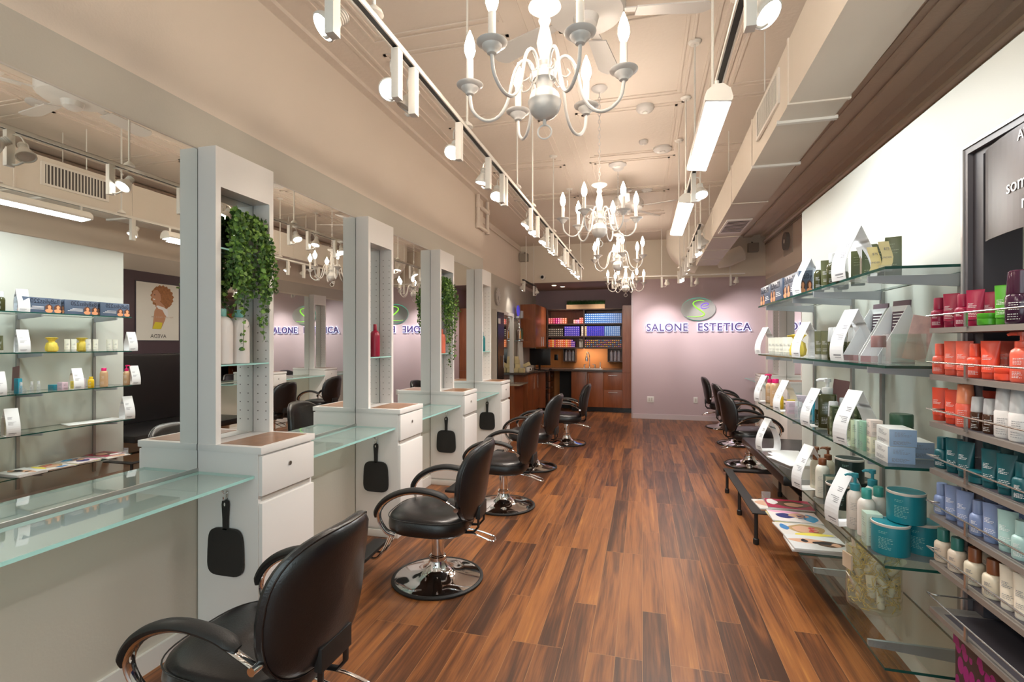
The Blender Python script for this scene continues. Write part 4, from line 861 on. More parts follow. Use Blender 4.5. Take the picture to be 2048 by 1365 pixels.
for k in range(18):
    a = k*2.4; r0 = 0.058 if k % 3 else 0.035; z = z5 + 0.02 + 0.045*(k//4)
    o = put('sample', 'sample_tube', 'tube', (0.985+r0*cos(a), 2.535+r0*sin(a), z), a + pi/2, 'small cream sample tube in the glass jar, ' + ('bottom', 'lower', 'middle', 'upper', 'top')[k//4] + ' layer', 'sample tubes in the jar')
    o.rotation_euler = (R(rnd.uniform(-35, 35)), R(rnd.uniform(-25, 25)), a+pi/2+rnd.uniform(-0.6, 0.6))

# ================================================================ BRAND RACK (grey framed bay with railed shelves)
rk = thing('display_rack', (1.06, 1.2, 0), 'grey framed display bay with stepped railed shelves of small bottles', 'display rack')
def rb(name, m, *boxes, bev=0.0, parent=rk):
    b = MB()
    for q in boxes: b.box(q[0]-1.06, q[1]-1.06, q[2]-1.2, q[3]-1.2, q[4], q[5], bev)
    return b.build(name, m, parent, smooth=False)
FT = 2.168
rb('outer_frame', mat('frame_silver', (0.50, 0.48, 0.47), 0.35, metal=0.5), (1.055, 1.18, 2.036, 2.046, 0, FT), (1.055, 1.18, 0.5, 2.036, FT-0.010, FT))
rb('inner_jamb', M_greyd, (1.075, 1.18, 1.965, 2.036, 0, FT-0.012), (1.075, 1.18, 0.5, 1.965, FT-0.05, FT-0.012))
rb('jamb_lip', mat('frame_mid', (0.12, 0.11, 0.12), 0.4), (1.060, 1.075, 2.018, 2.036, 0, FT-0.012), (1.060, 1.075, 0.5, 2.018, FT-0.030, FT-0.012))
rb('back_panel', mat('rack_back', (0.42, 0.40, 0.36), 0.5), (1.172, 1.179, 0.5, 1.90, 0.9, FT-0.05))
rb('lower_back', mat('rack_blue', (0.02, 0.04, 0.12), 0.3), (1.165, 1.179, 0.5, 1.965, 0.0, 0.9))
RZ = [1.551, 1.394, 1.235, 1.077, 0.920, 0.763, 0.605]
M_rail = mat('rail_steel', (0.50, 0.48, 0.46), 0.25, metal=0.9)
for k, z in enumerate(RZ):
    b = MB(); y1 = 2.005; x0 = 0.945
    b.poly([(x0-1.06, 0.6-1.2, z-0.017), (x0-1.06, y1-1.2, z-0.017), (1.075-1.06, y1-1.2, z-0.017), (1.075-1.06, 1.962-1.2, z-0.017), (1.17-1.06, 1.962-1.2, z-0.017), (1.17-1.06, 0.6-1.2, z-0.017)], (0, 0, 0.017))
    sh = b.build('railed_shelf', M_grey, rk, smooth=False)
    b = MB(); b.box(x0+0.018-1.06, 1.165-1.06, 0.6-1.2, 1.955-1.2, z, z+0.0008); b.build('shelf_mat', M_greyd, sh)
    b = MB(); xr = x0-0.004-1.06; zr = z+0.042
    b.tube(smoothstep_pts([(1.09-1.06, y1-0.012-1.2, zr), (x0+0.02-1.06, y1-0.006-1.2, zr), (xr, y1-0.03-1.2, zr), (xr, 1.5-1.2, zr), (xr, 0.6-1.2, zr)], 6), 0.0028, 8)
    for yy in (1.80, 1.40, 1.0): b.box(xr-0.003, xr+0.003, yy-0.005-1.2, yy+0.005-1.2, z-0.002, zr)
    b.build('rail', M_rail, sh)
# curved glossy banner in the upper bay
t = thing('curved_banner', (1.10, 1.42, 1.82), 'curved glossy dark banner with white lettering, top of the grey bay', 'banner')
b = MB(); rings = []; yL, yR = 1.90-1.42, 1.38-1.42; n = 18; zt, zb = 0.285, 0.0
def bx_(s): return -0.035*math.sin(pi*s)**0.8 - 0.055
Bt = [(bx_(i/n), yL+(yR-yL)*i/n) for i in range(n+1)]
for (xa, ya), (xb, yb) in zip(Bt, Bt[1:]): b.poly([(xa, ya, zb), (xb, yb, zb), (xb, yb, zt), (xa, ya, zt)], (0.003, 0, 0))
bmesh.ops.remove_doubles(b.b, verts=b.b.verts, dist=0.0001)
b.build('banner_sheet', mat('banner_dark', (0.045, 0.032, 0.032), 0.38, spec=0.3), t)
def bantext(s, z, size):
    o = text('banner_lettering', s, size, M_wh, t, (0, 0, 0), (0, 0, 0), 0.0006, 'CENTER'); me = o.data.copy(); o.data = me
    L = yL - yR; c = (yL+yR)/2
    for v in me.vertices:
        x, y, zz = v.co; Y = c - x; s_ = min(0.999, max(0.001, (yL-Y)/L)); v.co = Vector((bx_(s_) - 0.0016 - zz, Y, z + y))
bantext('AVEDA', 0.244, 0.040); bantext('try', 0.168, 0.052); bantext('something', 0.109, 0.056); bantext('new', 0.052, 0.056)
# small items on the railed shelves
def rackY(px, X=0.985): return onX(px, HZ, X).y
CRM = (0.30, 0.004, 0.045); CRL = (0.80, 0.13, 0.08); ORG = (0.74, 0.075, 0.035); TLD = (0.004, 0.085, 0.105); PER = (0.22, 0.29, 0.50); AQ = (0.40, 0.60, 0.58); GRN = (0.06, 0.30, 0.015); PLM = (0.035, 0.008, 0.028); IV = (0.74, 0.62, 0.50); IV2 = (0.74, 0.66, 0.58)
for nm_, c in (('crimson', CRM), ('coral', CRL), ('orange', ORG), ('teal', TLD), ('peri', PER), ('aqua', AQ), ('green', GRN)):
    K('mt_'+nm_, P_tube(c, tuple(v*0.9 for v in c), 0.044, 0.112, 0.02)); K('mb_'+nm_, P_bottle(c, tuple(v*0.95 for v in c), 0.044, 0.104, 0.62, 0.66)); K('mj_'+nm_, P_jar(c, tuple(v*1.1 for v in c), 0.055, 0.036))
K('spr_coral', P_pump(CRL, CRL, 0.05, 0.135, M_wh)); K('spr_plum', P_spray(PLM, 0.062, 0.145, mat('plum_cap', (0.05, 0.012, 0.03), 0.1), mat('plum_body', PLM, 0.15)))
K('spr_amber', P_spray((0.05, 0.02, 0.01), 0.036, 0.102, M_clear2, M_amber)); K('spr_white', P_spray(IV2, 0.052, 0.14, M_clear2, mat('white_body', (0.72, 0.70, 0.69), 0.3), M_ink)); K('spr_cap_coral', P_spray(CRL, 0.048, 0.135, mat('coral_cap', (0.85, 0.28, 0.14), 0.2), col(CRL)))
K('mb_tealcap', P_bottle(IV, (0.03, 0.16, 0.14), 0.05, 0.108, 0.64, 0.66, M_ink)); K('mb_browncap', P_bottle((0.72, 0.64, 0.50), BR, 0.052, 0.110, 0.62, 0.62, M_ink)); K('mt_ivory', P_tube((0.80, 0.72, 0.60), (0.78, 0.72, 0.62), 0.046, 0.118, 0.02, M_ink))
RKW = ['top', 'second', 'third', 'fourth', 'fifth', 'sixth']
rows = [
 [(1878, 'mb_crimson'), (1903, 'mt_crimson'), (1927, 'mb_crimson'), (1951, 'mt_crimson'), (1979, 'mj_green'), (2010, 'mt_green'), (2041, 'spr_plum')],
 [(1881, 'mb_coral'), (1905, 'mt_coral'), (1929, 'mt_coral'), (1952, 'mb_orange'), (1981, 'mt_orange'), (2015, 'mj_orange'), (2045, 'spr_coral')],
 [(1880, 'mt_orange'), (1906, 'mt_orange'), (1931, 'spr_cap_coral'), (1956, 'spr_amber'), (1981, 'spr_amber'), (2013, 'spr_white'), (2043, 'spr_white')],
 [(1885, 'mb_teal'), (1908, 'mt_teal'), (1932, 'mt_teal'), (1959, 'mj_teal'), (1982, 'mt_teal'), (2014, 'mt_teal'), (2046, 'mb_teal')],
 [(1884, 'mb_peri'), (1906, 'mt_peri'), (1930, 'mt_peri'), (1958, 'mb_peri'), (1985, 'mt_peri'), (2016, 'mt_aqua'), (2045, 'mb_aqua')],
 [(1887, 'mb_tealcap'), (1915, 'mb_tealcap'), (1950, 'mb_browncap'), (1988, 'mb_browncap'), (2021, 'mt_ivory'), (2050, 'mt_ivory')]]
backs = [['mt_crimson']*5+['mt_green'], ['mt_coral']*2+['mt_orange']*4, ['mt_orange']*3+['mb_orange']*3, ['mt_teal']*6, ['mt_peri']*5+['mt_aqua'], ['mb_tealcap']*3+['mb_browncap']*3]
CN = dict(mb_crimson='crimson mini bottle', mt_crimson='crimson mini tube', mj_green='low green jar', mt_green='bright green mini tube', spr_plum='dark plum spray bottle', mb_coral='coral mini bottle', mt_coral='coral mini tube', mb_orange='orange-red mini bottle', mt_orange='orange-red mini tube', mj_orange='low orange-red jar', spr_coral='coral pump bottle', spr_cap_coral='coral spray with pale cap', spr_amber='brown mini spray with frosted cap', spr_white='white spray with clear cap', mb_teal='dark teal mini bottle', mt_teal='dark teal mini tube', mj_teal='low dark teal jar', mb_peri='periwinkle mini bottle', mt_peri='periwinkle mini tube', mt_aqua='pale aqua mini tube', mb_aqua='pale aqua mini bottle', mb_tealcap='ivory mini bottle with teal cap', mb_browncap='ivory mini bottle with brown cap', mt_ivory='ivory mini tube')
OR_ = ['first', 'second', 'third', 'fourth', 'fifth', 'sixth', 'seventh']
for k, row in enumerate(rows):
    for j, (px, key) in enumerate(row):
        cat = 'jar' if '_jar' in key or key.startswith('mj') else 'tube' if key.startswith('mt') else 'bottle'
        put(key, 'product_'+cat, cat, (0.985, rackY(px), RZ[k]+0.0009), R(-48), f'{CN[key]}, {OR_[j]} from the far end on the {RKW[k]} railed shelf', f'minis on the {RKW[k]} railed shelf')
    for j, key in enumerate(backs[k]):
        cat = 'tube' if key.startswith('mt') else 'bottle'
        put(key, 'product_'+cat, cat, (1.075, 1.925-0.07*j, RZ[k]+0.0009), R(-48), f'{CN[key]}, {OR_[j]} in the back row, {RKW[k]} railed shelf', f'back row of the {RKW[k]} railed shelf')
# patterned gift boxes under the rack
M_pat = bpy.data.materials.new('magenta_spots'); M_pat.use_nodes = True; n_, l_ = nt(M_pat); bs_ = n_['Principled BSDF']
tc_ = n_.new('ShaderNodeTexCoord'); mp_ = n_.new('ShaderNodeMapping'); mp_.inputs['Scale'].default_value = (30, 30, 17); l_.new(tc_.outputs['Object'], mp_.inputs[0])
vo_ = n_.new('ShaderNodeTexVoronoi'); vo_.inputs['Scale'].default_value = 1.0; vo_.inputs['Randomness'].default_value = 0.7; l_.new(mp_.outputs[0], vo_.inputs['Vector'])
cr_ = n_.new('ShaderNodeValToRGB'); cr_.color_ramp.interpolation = 'CONSTANT'; cr_.color_ramp.elements[0].color = (0.30, 0.003, 0.17, 1); cr_.color_ramp.elements[1].position = 0.46; cr_.color_ramp.elements[1].color = (0.035, 0.015, 0.018, 1)
l_.new(vo_.outputs['Distance'], cr_.inputs[0]); l_.new(cr_.outputs[0], bs_.inputs['Base Color']); bs_.inputs['Roughness'].default_value = 0.4
for j in range(3):
    z = 0.02 + 0.185*j; t = thing('gift_box', (1.065, 1.72, z), 'magenta spotted dark gift box, ' + ('bottom', 'middle', 'top')[j] + ' of the stack under the rack', 'gift box', 'magenta spotted gift boxes')
    b = MB(); b.box(-0.09, 0.09, -0.2, 0.2, 0, 0.15, 0.002); b.build('box_body', M_pat, t); b = MB(); b.box(-0.094, 0.094, -0.204, 0.204, 0.145, 0.183, 0.002); b.build('box_lid', M_pat, t)
b = MB(); b.box(0.95, 1.16, 1.45, 1.96, 0.0, 0.02); tag(b.build('floor_board', M_black), 'low black plinth board under the spotted gift boxes', 'plinth')

# ================================================================ BENCH NOOK
t = thing('upholstered_bench', (1.6, 5.14, 0), 'deep black upholstered bench against the plum wall panel', 'bench')
def bb(name, m, x0, x1, y0, y1, z0, z1, bev=0.0):
    b = MB(); b.box(x0-1.6, x1-1.6, y0-5.14, y1-5.14, z0, z1, bev); return b.build(name, m, t)
bb('seat_cushion', M_leather, 1.055, 1.98, 4.29, 5.97, 0.385, 0.468, 0.025)
bb('back_cushion', M_leather, 1.98, 2.20, 4.29, 5.97, 0.46, 1.36, 0.03)
bb('base', mat('bench_base', (0.60, 0.56, 0.48), 0.5), 1.35, 2.2, 4.33, 5.9, 0.0, 0.385)
pt = thing('wall_poster', (XR-0.021, 5.54, 1.53), 'framed poster of a smiling woman with curly auburn hair', 'poster')
def pp(name, m, pts, o, par): 
    b = MB(); b.poly([(-0.008-o, -(u), z) for u, z in pts], (-0.0005, 0, 0)); return b.build(name, m, par, smooth=False)
b = MB(); b.box(-0.008, 0, -0.33, 0.33, 0, 0.82); fr = b.build('frame', M_greyd, pt)
# u is measured to the viewer's right when facing the wall (towards -Y)
sheet = pp('poster_sheet', mat('poster_paper', (0.80, 0.77, 0.70), 0.3, var=0.05, vscale=3), [(-0.318, 0.012), (0.318, 0.012), (0.318, 0.808), (-0.318, 0.808)], 0.0005, pt)
def blob(cx, cz, rx, rz, n=40, wob=0.0, k=9): return [(cx+rx*cos(2*pi*i/n)*(1+wob*sin(k*2*pi*i/n)), cz+rz*sin(2*pi*i/n)*(1+wob*cos((k+2)*2*pi*i/n))) for i in range(n)]
hair = pp('curly_hair', mat('poster_hair', (0.33, 0.13, 0.04), 0.5, var=0.6, vscale=40), blob(-0.06, 0.62, 0.17, 0.165, 80, 0.06, 17), 0.0012, sheet)
pp('face', mat('poster_skin', (0.52, 0.26, 0.15), 0.4), [(0.02, 0.72), (0.075, 0.70), (0.088, 0.655), (0.105, 0.615), (0.09, 0.60), (0.092, 0.575), (0.085, 0.555), (0.05, 0.535), (0.0, 0.535), (-0.04, 0.58), (-0.03, 0.66)], 0.0020, sheet)
pp('smile', M_wh, [(0.045, 0.588), (0.083, 0.592), (0.075, 0.576), (0.055, 0.572)], 0.0028, sheet)
pp('eye', mat('poster_dark', (0.03, 0.02, 0.02), 0.5), blob(0.058, 0.645, 0.012, 0.005, 12), 0.0028, sheet)
pp('neck_and_shoulder', mat('poster_skin', (0.52, 0.26, 0.15), 0.4), [(-0.02, 0.56), (0.04, 0.54), (0.03, 0.47), (0.06, 0.42), (0.075, 0.30), (0.09, 0.17), (-0.04, 0.17), (-0.10, 0.30), (-0.13, 0.42), (-0.09, 0.50)], 0.0018, sheet)
pp('white_top', M_wh, [(0.035, 0.49), (0.01, 0.50), (-0.08, 0.48), (-0.14, 0.44), (-0.15, 0.34), (-0.10, 0.37), (-0.06, 0.44), (0.0, 0.455)], 0.0026, sheet)
pp('yellow_arm_glow', mat('poster_yellow', (0.75, 0.62, 0.04), 0.4), [(0.05, 0.27), (0.09, 0.17), (-0.04, 0.17), (-0.06, 0.26)], 0.0032, sheet)
text('poster_lettering', 'AVEDA', 0.075, mat('poster_dark', (0.03, 0.02, 0.02), 0.5), pt, (-0.0105, 0.0, 0.045), (pi/2, 0, -pi/2), 0.0003)
text('poster_lettering', "Hair color that's a vibe", 0.036, mat('poster_tag', (0.55, 0.42, 0.34), 0.5), pt, (-0.0120, 0.06, 0.33), (pi/2, 0, -pi/2), 0.0003)
# low black metal platform frame by the bench
t = thing('platform_frame', (1.05, 4.73, 0), 'low open black metal frame on short legs beside the glass shelves', 'frame')
b = MB(); X0, X1, Y0, Y1 = 0.79-1.05, 1.33-1.05, 4.04-4.73, 5.42-4.73
b.box(X0, X0+0.075, Y0, Y1, 0.232, 0.24); b.box(X1-0.075, X1, Y0, Y1, 0.232, 0.24); b.box(X0+0.075, X1-0.075, Y1-0.075, Y1, 0.232, 0.24); b.box(X0+0.075, X1-0.075, Y0, Y0+0.075, 0.232, 0.24); b.box(X0, X1, Y1-0.004, Y1, 0.205, 0.234)
b.build('top_frame', M_blackmetal, t, smooth=False)
for x in (X0+0.03, X1-0.03):
    for y in (Y0+0.03, (Y0+Y1)/2, Y1-0.03):
        b = MB(); b.lathe([(0.014, 0.012), (0.014, 0.232)], 14, (x, y, 0)); lg = b.build('leg', M_blackmetal, t); b = MB(); b.lathe([(0.019, 0), (0.021, 0.006), (0.021, 0.04), (0.015, 0.045)], 14, (x, y, 0)); b.build('rubber_foot', M_rubber, lg)
# ================================================================ BACK WALL SIGN
M_neon = mat('letter_halo', (0.75, 0.78, 1.0), 0.5, emit=(0.72, 0.76, 1.0), es=1.1)
M_let = mat('letter_face', (0.09, 0.06, 0.20), 0.35)
for word, x0, x1, lb in (('SALONE', 0.077, 0.850, 'purple letters SALONE with white backlight on the mauve wall'), ('ESTETICA', 1.030, 1.975, 'purple letters ESTETICA with white backlight on the mauve wall')):
    t = thing('wall_sign', ((x0+x1)/2, YB-0.03, 1.745), lb, 'sign', 'backlit letters on the mauve wall')
    cu = bpy.data.curves.new('t', 'FONT'); cu.body = word; cu.size = 0.205; cu.extrude = 0.008; cu.offset = 0.004; cu.align_x = 'CENTER'; cu.space_character = 1.12
    to = bpy.data.objects.new('t', cu); C.objects.link(to); bpy.context.view_layer.update(); wd = to.dimensions.x; fx = (x1-x0)/wd
    dg = bpy.context.evaluated_depsgraph_get(); me = bpy.data.meshes.new_from_object(to.evaluated_get(dg)); me.materials.clear(); me.materials.append(M_let)
    cu.offset = 0.013; cu.extrude = 0.003; bpy.context.view_layer.update(); me2 = bpy.data.meshes.new_from_object(to.evaluated_get(bpy.context.evaluated_depsgraph_get())); me2.materials.clear(); me2.materials.append(M_neon)
    bpy.data.objects.remove(to)
    o = bpy.data.objects.new('letter_faces', me); C.objects.link(o); o.parent = t; o.rotation_euler = (pi/2, 0, 0); o.scale = (fx, 1, 1); o.location = (0, -0.012, 0)
    o = bpy.data.objects.new('backlight', me2); C.objects.link(o); o.parent = t; o.rotation_euler = (pi/2, 0, 0); o.scale = (fx, 1, 1); o.location = (0, 0.0, 0); o['label'] = 'glowing white letter backs'
t = thing('oval_sign', (1.04, YB-0.04, 2.158), 'oval brushed metal sign with green S and violet e', 'sign')
b = MB(); b.poly([(0.315*cos(2*pi*i/64), 0.012, 0.212*sin(2*pi*i/64)) for i in range(64)], (0, -0.02, 0)); b.build('oval_plate', mat('sign_steel', (0.34, 0.33, 0.32), 0.42, metal=0.9), t)
b = MB(); b.poly([(0.312*cos(2*pi*i/64), 0.028, 0.004+0.222*sin(2*pi*i/64)) for i in range(64)], (0, -0.006, 0)); b.build('green_glow_rim', mat('sign_green_rim', (0.05, 0.30, 0.22), 0.3, emit=(0.05, 0.5, 0.35), es=0.5), t)
def stroke(pts, ws, name, m):
    P = smoothstep_pts([(x, -0.012, z) for x, z in pts], 8); n = len(P); b = MB()
    b.tube(P, [max(0.003, ws[0]+(ws[1]-ws[0])*math.sin(pi*i/(n-1))) for i in range(n)], 8, flat=(1, 0.5)); b.build(name, m, t)
stroke([(0.115, 0.155), (0.06, 0.17), (-0.02, 0.165), (-0.08, 0.135), (-0.085, 0.09), (-0.03, 0.03), (0.05, -0.03), (0.105, -0.08), (0.10, -0.115), (0.04, -0.14), (-0.08, -0.148), (-0.20, -0.137)], (0.006, 0.024), 'letter_s', mat('sign_lime', (0.25, 0.65, 0.05), 0.4, emit=(0.30, 0.85, 0.06), es=0.8))
stroke([(0.07, 0.045), (0.15, 0.07), (0.185, 0.10), (0.15, 0.118), (0.085, 0.10), (0.05, 0.06), (0.06, 0.025), (0.12, 0.012), (0.20, 0.045)], (0.005, 0.014), 'letter_e', mat('sign_violet', (0.16, 0.05, 0.65), 0.4, emit=(0.22, 0.08, 0.95), es=0.7))
def plate(name, loc, w, h, label, toggles):
    t = thing(name, loc, label, 'wall plate')
    b = MB(); b.box(-w/2, w/2, -0.006, 0, -h/2, h/2, 0.002); b.build('cover_plate', M_wtrim, t)
    b = MB()
    for i in range(toggles):
        x = (i-(toggles-1)/2)*0.045; b.box(x-0.016, x+0.016, -0.009, -0.006, -0.033, 0.033)
    b.build('socket_face', mat('socket', (0.6, 0.57, 0.52), 0.4), t)
plate('wall_plate', (0.154, YB, 0.385), 0.13, 0.12, 'square white double plate low on the mauve wall', 2); plate('wall_plate', (0.997, YB, 0.395), 0.075, 0.12, 'narrow white outlet plate low on the mauve wall', 1)
plate('wall_plate', (-2.0, YA, 1.16), 0.09, 0.14, 'dark outlet on the orange backsplash', 1)
for ob in bpy.data.objects:
    if ob.get('label') == 'dark outlet on the orange backsplash':
        for ch in ob.children: ch.data = ch.data.copy(); ch.data.materials[0] = M_black

# ================================================================ COLOUR ALCOVE
SX0, SX1, SXM, SYF = -2.145, -0.435, -1.297, 11.50
t = thing('shelving_unit', (-1.29, 11.68, 1.41), 'cherry wood wall shelving with dark edges full of hair colour cartons', 'shelving')
def sb(name, m, parent, *bxs, bev=0.0):
    b = MB()
    for q in bxs: b.box(q[0]+1.29, q[1]+1.29, q[2]-11.68, q[3]-11.68, q[4]-1.41, q[5]-1.41, bev)
    return b.build(name, m, parent, smooth=False)
SHS = [1.955, 1.665, 1.405]
sb('back_panel', M_cherry, t, (SX0, SX1, YA-0.02, YA-0.001, 1.40, 2.27)); sb('top_board', M_dkwood, t, (SX0-0.01, SX1+0.01, SYF, YA-0.02, 2.265, 2.29))
for n_, x in (('left', SX0), ('middle', SXM), ('right', SX1)): sb('upright_board', M_dkwood, t, (x-0.012, x+0.012, SYF, YA-0.02, 1.39, 2.265))
for z in SHS: sb('shelf_board', M_dkwood, t, (SX0+0.012, SXM-0.012, SYF, YA-0.02, z-0.03, z)); sb('shelf_board', M_dkwood, t, (SXM+0.012, SX1-0.012, SYF, YA-0.02, z-0.03, z))
cbm = {}
def cbox(col_, lab, mat_key):
    """one small carton mesh (body with label end) shared by its copies"""
    b = MB(); b.box(-0.021, 0.021, -0.08, 0.08, 0, 0.044, 0.0015); me = b.build('hair_color_carton', mat(mat_key, col_, 0.4)); 
    if lab:
        b = MB(); b.box(-0.012, 0.012, -0.0815, -0.0803, 0.014, 0.032); b.build('label', mat('lab_%d_%d_%d' % tuple(int(v*100) for v in lab), lab, 0.5), me)
    return me
ORDC = ['first', 'second', 'third', 'fourth', 'fifth', 'sixth', 'seventh', 'eighth', 'ninth', 'tenth', 'eleventh', 'twelfth', 'thirteenth', 'fourteenth', 'fifteenth', 'sixteenth', 'seventeenth', 'eighteenth', 'nineteenth']
ROWC = ['bottom', 'second', 'third', 'fourth', 'top']
def block(col_, lab, key, x0, nx, z, nz, label, group, dx=0.0437, jit=None):
    first = cbm.get(key)
    for i in range(nx):
        for j in range(nz):
            if first is None: first = cbm[key] = cbox(col_, lab, key); o = first; used = True
            elif not first.get('placed'): o = first
            else: o = copy_tree(first)
            o.location = (x0 + dx*(i+0.5), SYF+0.095, z + 0.0447*j + 0.0003); tag(o, label + (f', {ORDC[i]} column, {ROWC[j]} row' if nx > 1 else f', {ROWC[j]} row'), 'carton', group); first['placed'] = 1 if o is first else first['placed']
LB = (0.55, 0.70, 0.85); BLU = (0.02, 0.14, 0.50); NAV = (0.03, 0.02, 0.42)
def mass(x0, nx, z, nz, nm):
    b = MB()
    for i in range(nx):
        for j in range(nz):
            cx, cy, cz = x0+0.0437*(i+0.5), SYF+0.095, z+0.0447*j+0.0003
            b.mi = 0; b.box(cx-0.021, cx+0.021, cy-0.08, cy+0.08, cz, cz+0.044); b.mi = 1; b.box(cx-0.013, cx+0.013, cy-0.0815, cy-0.0803, cz+0.013, cz+0.033)
    o = b.build('blue_cartons', [mat('light_blue', BLU, 0.4), mat('lab_blue', LB, 0.5)], smooth=False); tag(o, nm, 'cartons', kind='stuff')
mass(SXM+0.014, 19, SHS[0], 5, 'block of light blue hair color cartons on the right of the top shelf')
PK = [(0.75, 0.14, 0.14), (0.70, 0.10, 0.14), (0.72, 0.03, 0.16), (0.55, 0.01, 0.22), (0.6, 0.1, 0.35), (0.70, 0.18, 0.20), (0.75, 0.20, 0.12), (0.80, 0.22, 0.10)]
for i, c in enumerate(PK): block(c, (0.8, 0.6, 0.55), 'pink%d' % i, SX0+0.016+0.0437*1.25*i, 1, SHS[0], 3, f'pink or red carton, {ORDC[i]} column at the left of the top shelf', 'pink cartons, top shelf', 0.05)
for i, c in enumerate(((0.75, 0.35, 0.32), (0.75, 0.2, 0.3), (0.55, 0.35, 0.65), (0.75, 0.12, 0.10), (0.75, 0.14, 0.10))): block(c, (0.75, 0.55, 0.5), 'rose%d' % i, SXM-0.245+0.046*i, 1, SHS[0], 2 if i < 3 else 3, f'rose carton by the middle upright, {ORDC[i]} column', 'rose cartons, top shelf')
block((0.03, 0.025, 0.02), (0.55, 0.50, 0.42), 'blackb', SX0+0.016, 8, SHS[1], 4, 'black hair color carton at the left of the middle shelf', 'black cartons, middle shelf')
block(NAV, (0.45, 0.35, 0.7), 'navy', SX0+0.016+0.378, 8, SHS[1], 5, 'deep blue hair color carton left of the middle upright', 'deep blue cartons, middle shelf')
block((0.72, 0.66, 0.62), (0.5, 0.4, 0.35), 'creamb', SXM-0.062, 1, SHS[1], 5, 'cream hair color carton in the column left of the middle upright', 'cream cartons, middle shelf')
block((0.74, 0.62, 0.38), (0.5, 0.4, 0.3), 'creamy', SXM+0.015, 1, SHS[1], 5, 'yellowish hair color carton in the column right of the middle upright', 'yellowish cartons, middle shelf')
block((0.015, 0.03, 0.50), (0.22, 0.12, 0.6), 'royal', SXM+0.062, 9, SHS[1], 5, 'royal blue hair color carton right of the yellowish column', 'royal blue cartons, middle shelf')
mass(SXM+0.460, 8, SHS[1], 5, 'block of light blue hair color cartons at the right of the middle shelf')
rnd = random.Random(5)
OC = [(0.80, 0.20, 0.03), (0.75, 0.06, 0.03), (0.80, 0.40, 0.04), (0.70, 0.10, 0.06), (0.45, 0.05, 0.05), (0.72, 0.12, 0.05), (0.78, 0.25, 0.12)]
for i in range(14):
    c = OC[i % 7] if i < 12 else (0.12, 0.04, 0.45); block(c, (0.80, 0.55, 0.45) if i > 5 else [(0.2, 0.1, 0.5), (0.8, 0.5, 0.05), (0.75, 0.7, 0.6)][i % 3], 'or%d_%d' % (i % 7 if i < 12 else 9, 1 if i > 5 else 0), SX0+0.016+0.0445*i, 1, SHS[2], 4 if i < 13 else 3, f'orange, red or violet carton, {ORDC[i]} column, left of the bottom shelf', 'orange cartons, bottom shelf')
MC = [(0.75, 0.5, 0.05), (0.7, 0.4, 0.1), (0.8, 0.55, 0.02), (0.1, 0.3, 0.6), (0.6, 0.3, 0.15), (0.7, 0.3, 0.25), (0.35, 0.15, 0.15), (0.3, 0.15, 0.5), (0.7, 0.4, 0.05), (0.05, 0.25, 0.4), (0.6, 0.1, 0.12)]
for i in range(19):
    for j in range(4):
        c = MC[(i*3+j*5) % 11]; k = 'mix%d' % ((i*3+j*5) % 11)
        first = cbm.get(k)
        if first is None: first = cbm[k] = cbox((0.05, 0.03, 0.05), c, 'mixbody'); o = first
        else: o = copy_tree(first)
        o.location = (SXM+0.014+0.0437*(i+0.5), SYF+0.095, SHS[2]+0.0447*j); tag(o, f'dark carton with bright end label, bottom shelf, {ORDC[i]} column, {ROWC[j]} row', 'carton', 'mixed cartons, bottom shelf')
for i in range(2):
    t2 = thing('paper_roll', (SXM-0.075+0.05*i-0.02, SYF+0.06, SHS[2]), ('left' if i == 0 else 'right')+' grey foil roll standing by the middle upright', 'roll', 'foil rolls'); b = MB(); b.lathe([(0.022, 0), (0.022, 0.20), (0.017, 0.205)], 16); b.build('roll_body', mat('foil_grey', (0.45, 0.42, 0.38), 0.4), t2)
# cubbies below the shelves with grey bottles
M_gb = mat('grey_bottle', (0.42, 0.42, 0.47), 0.35); K('greyb', P_bottle((0.40, 0.40, 0.45), (0.6, 0.6, 0.62), 0.072, 0.245, 0.90, 0.4, M_wh))
for nm, xa, xb in (('left', -1.79, -1.50), ('right', -0.77, -0.44)):
    t2 = thing('wall_cubby', ((xa+xb)/2, 11.68, 1.07), f'small dark open wall box under the {nm} shelves, holding grey bottles', 'wall box', 'dark open wall boxes')
    b = MB(); w = (xb-xa)/2
    for q in ((-w, w, -0.11, 0.17, 0, 0.022), (-w, w, -0.11, 0.17, 0.293, 0.305), (-w, -w+0.018, -0.11, 0.17, 0.022, 0.293), (w-0.018, w, -0.11, 0.17, 0.022, 0.293)): b.box(*q)
    b.build('box_frame', M_dkwood, t2, smooth=False); b = MB(); b.box(-w+0.018, w-0.018, 0.15, 0.17, 0.022, 0.293); b.build('box_back', M_cherry, t2)
    for i in range(3): put('greyb', 'product_bottle', 'bottle', ((xa+xb)/2 + 0.083*(i-1), 11.63, 1.0925), 0, ('left', 'middle', 'right')[i] + f' grey bottle in the {nm} dark wall box', f'grey bottles in the {nm} wall box')
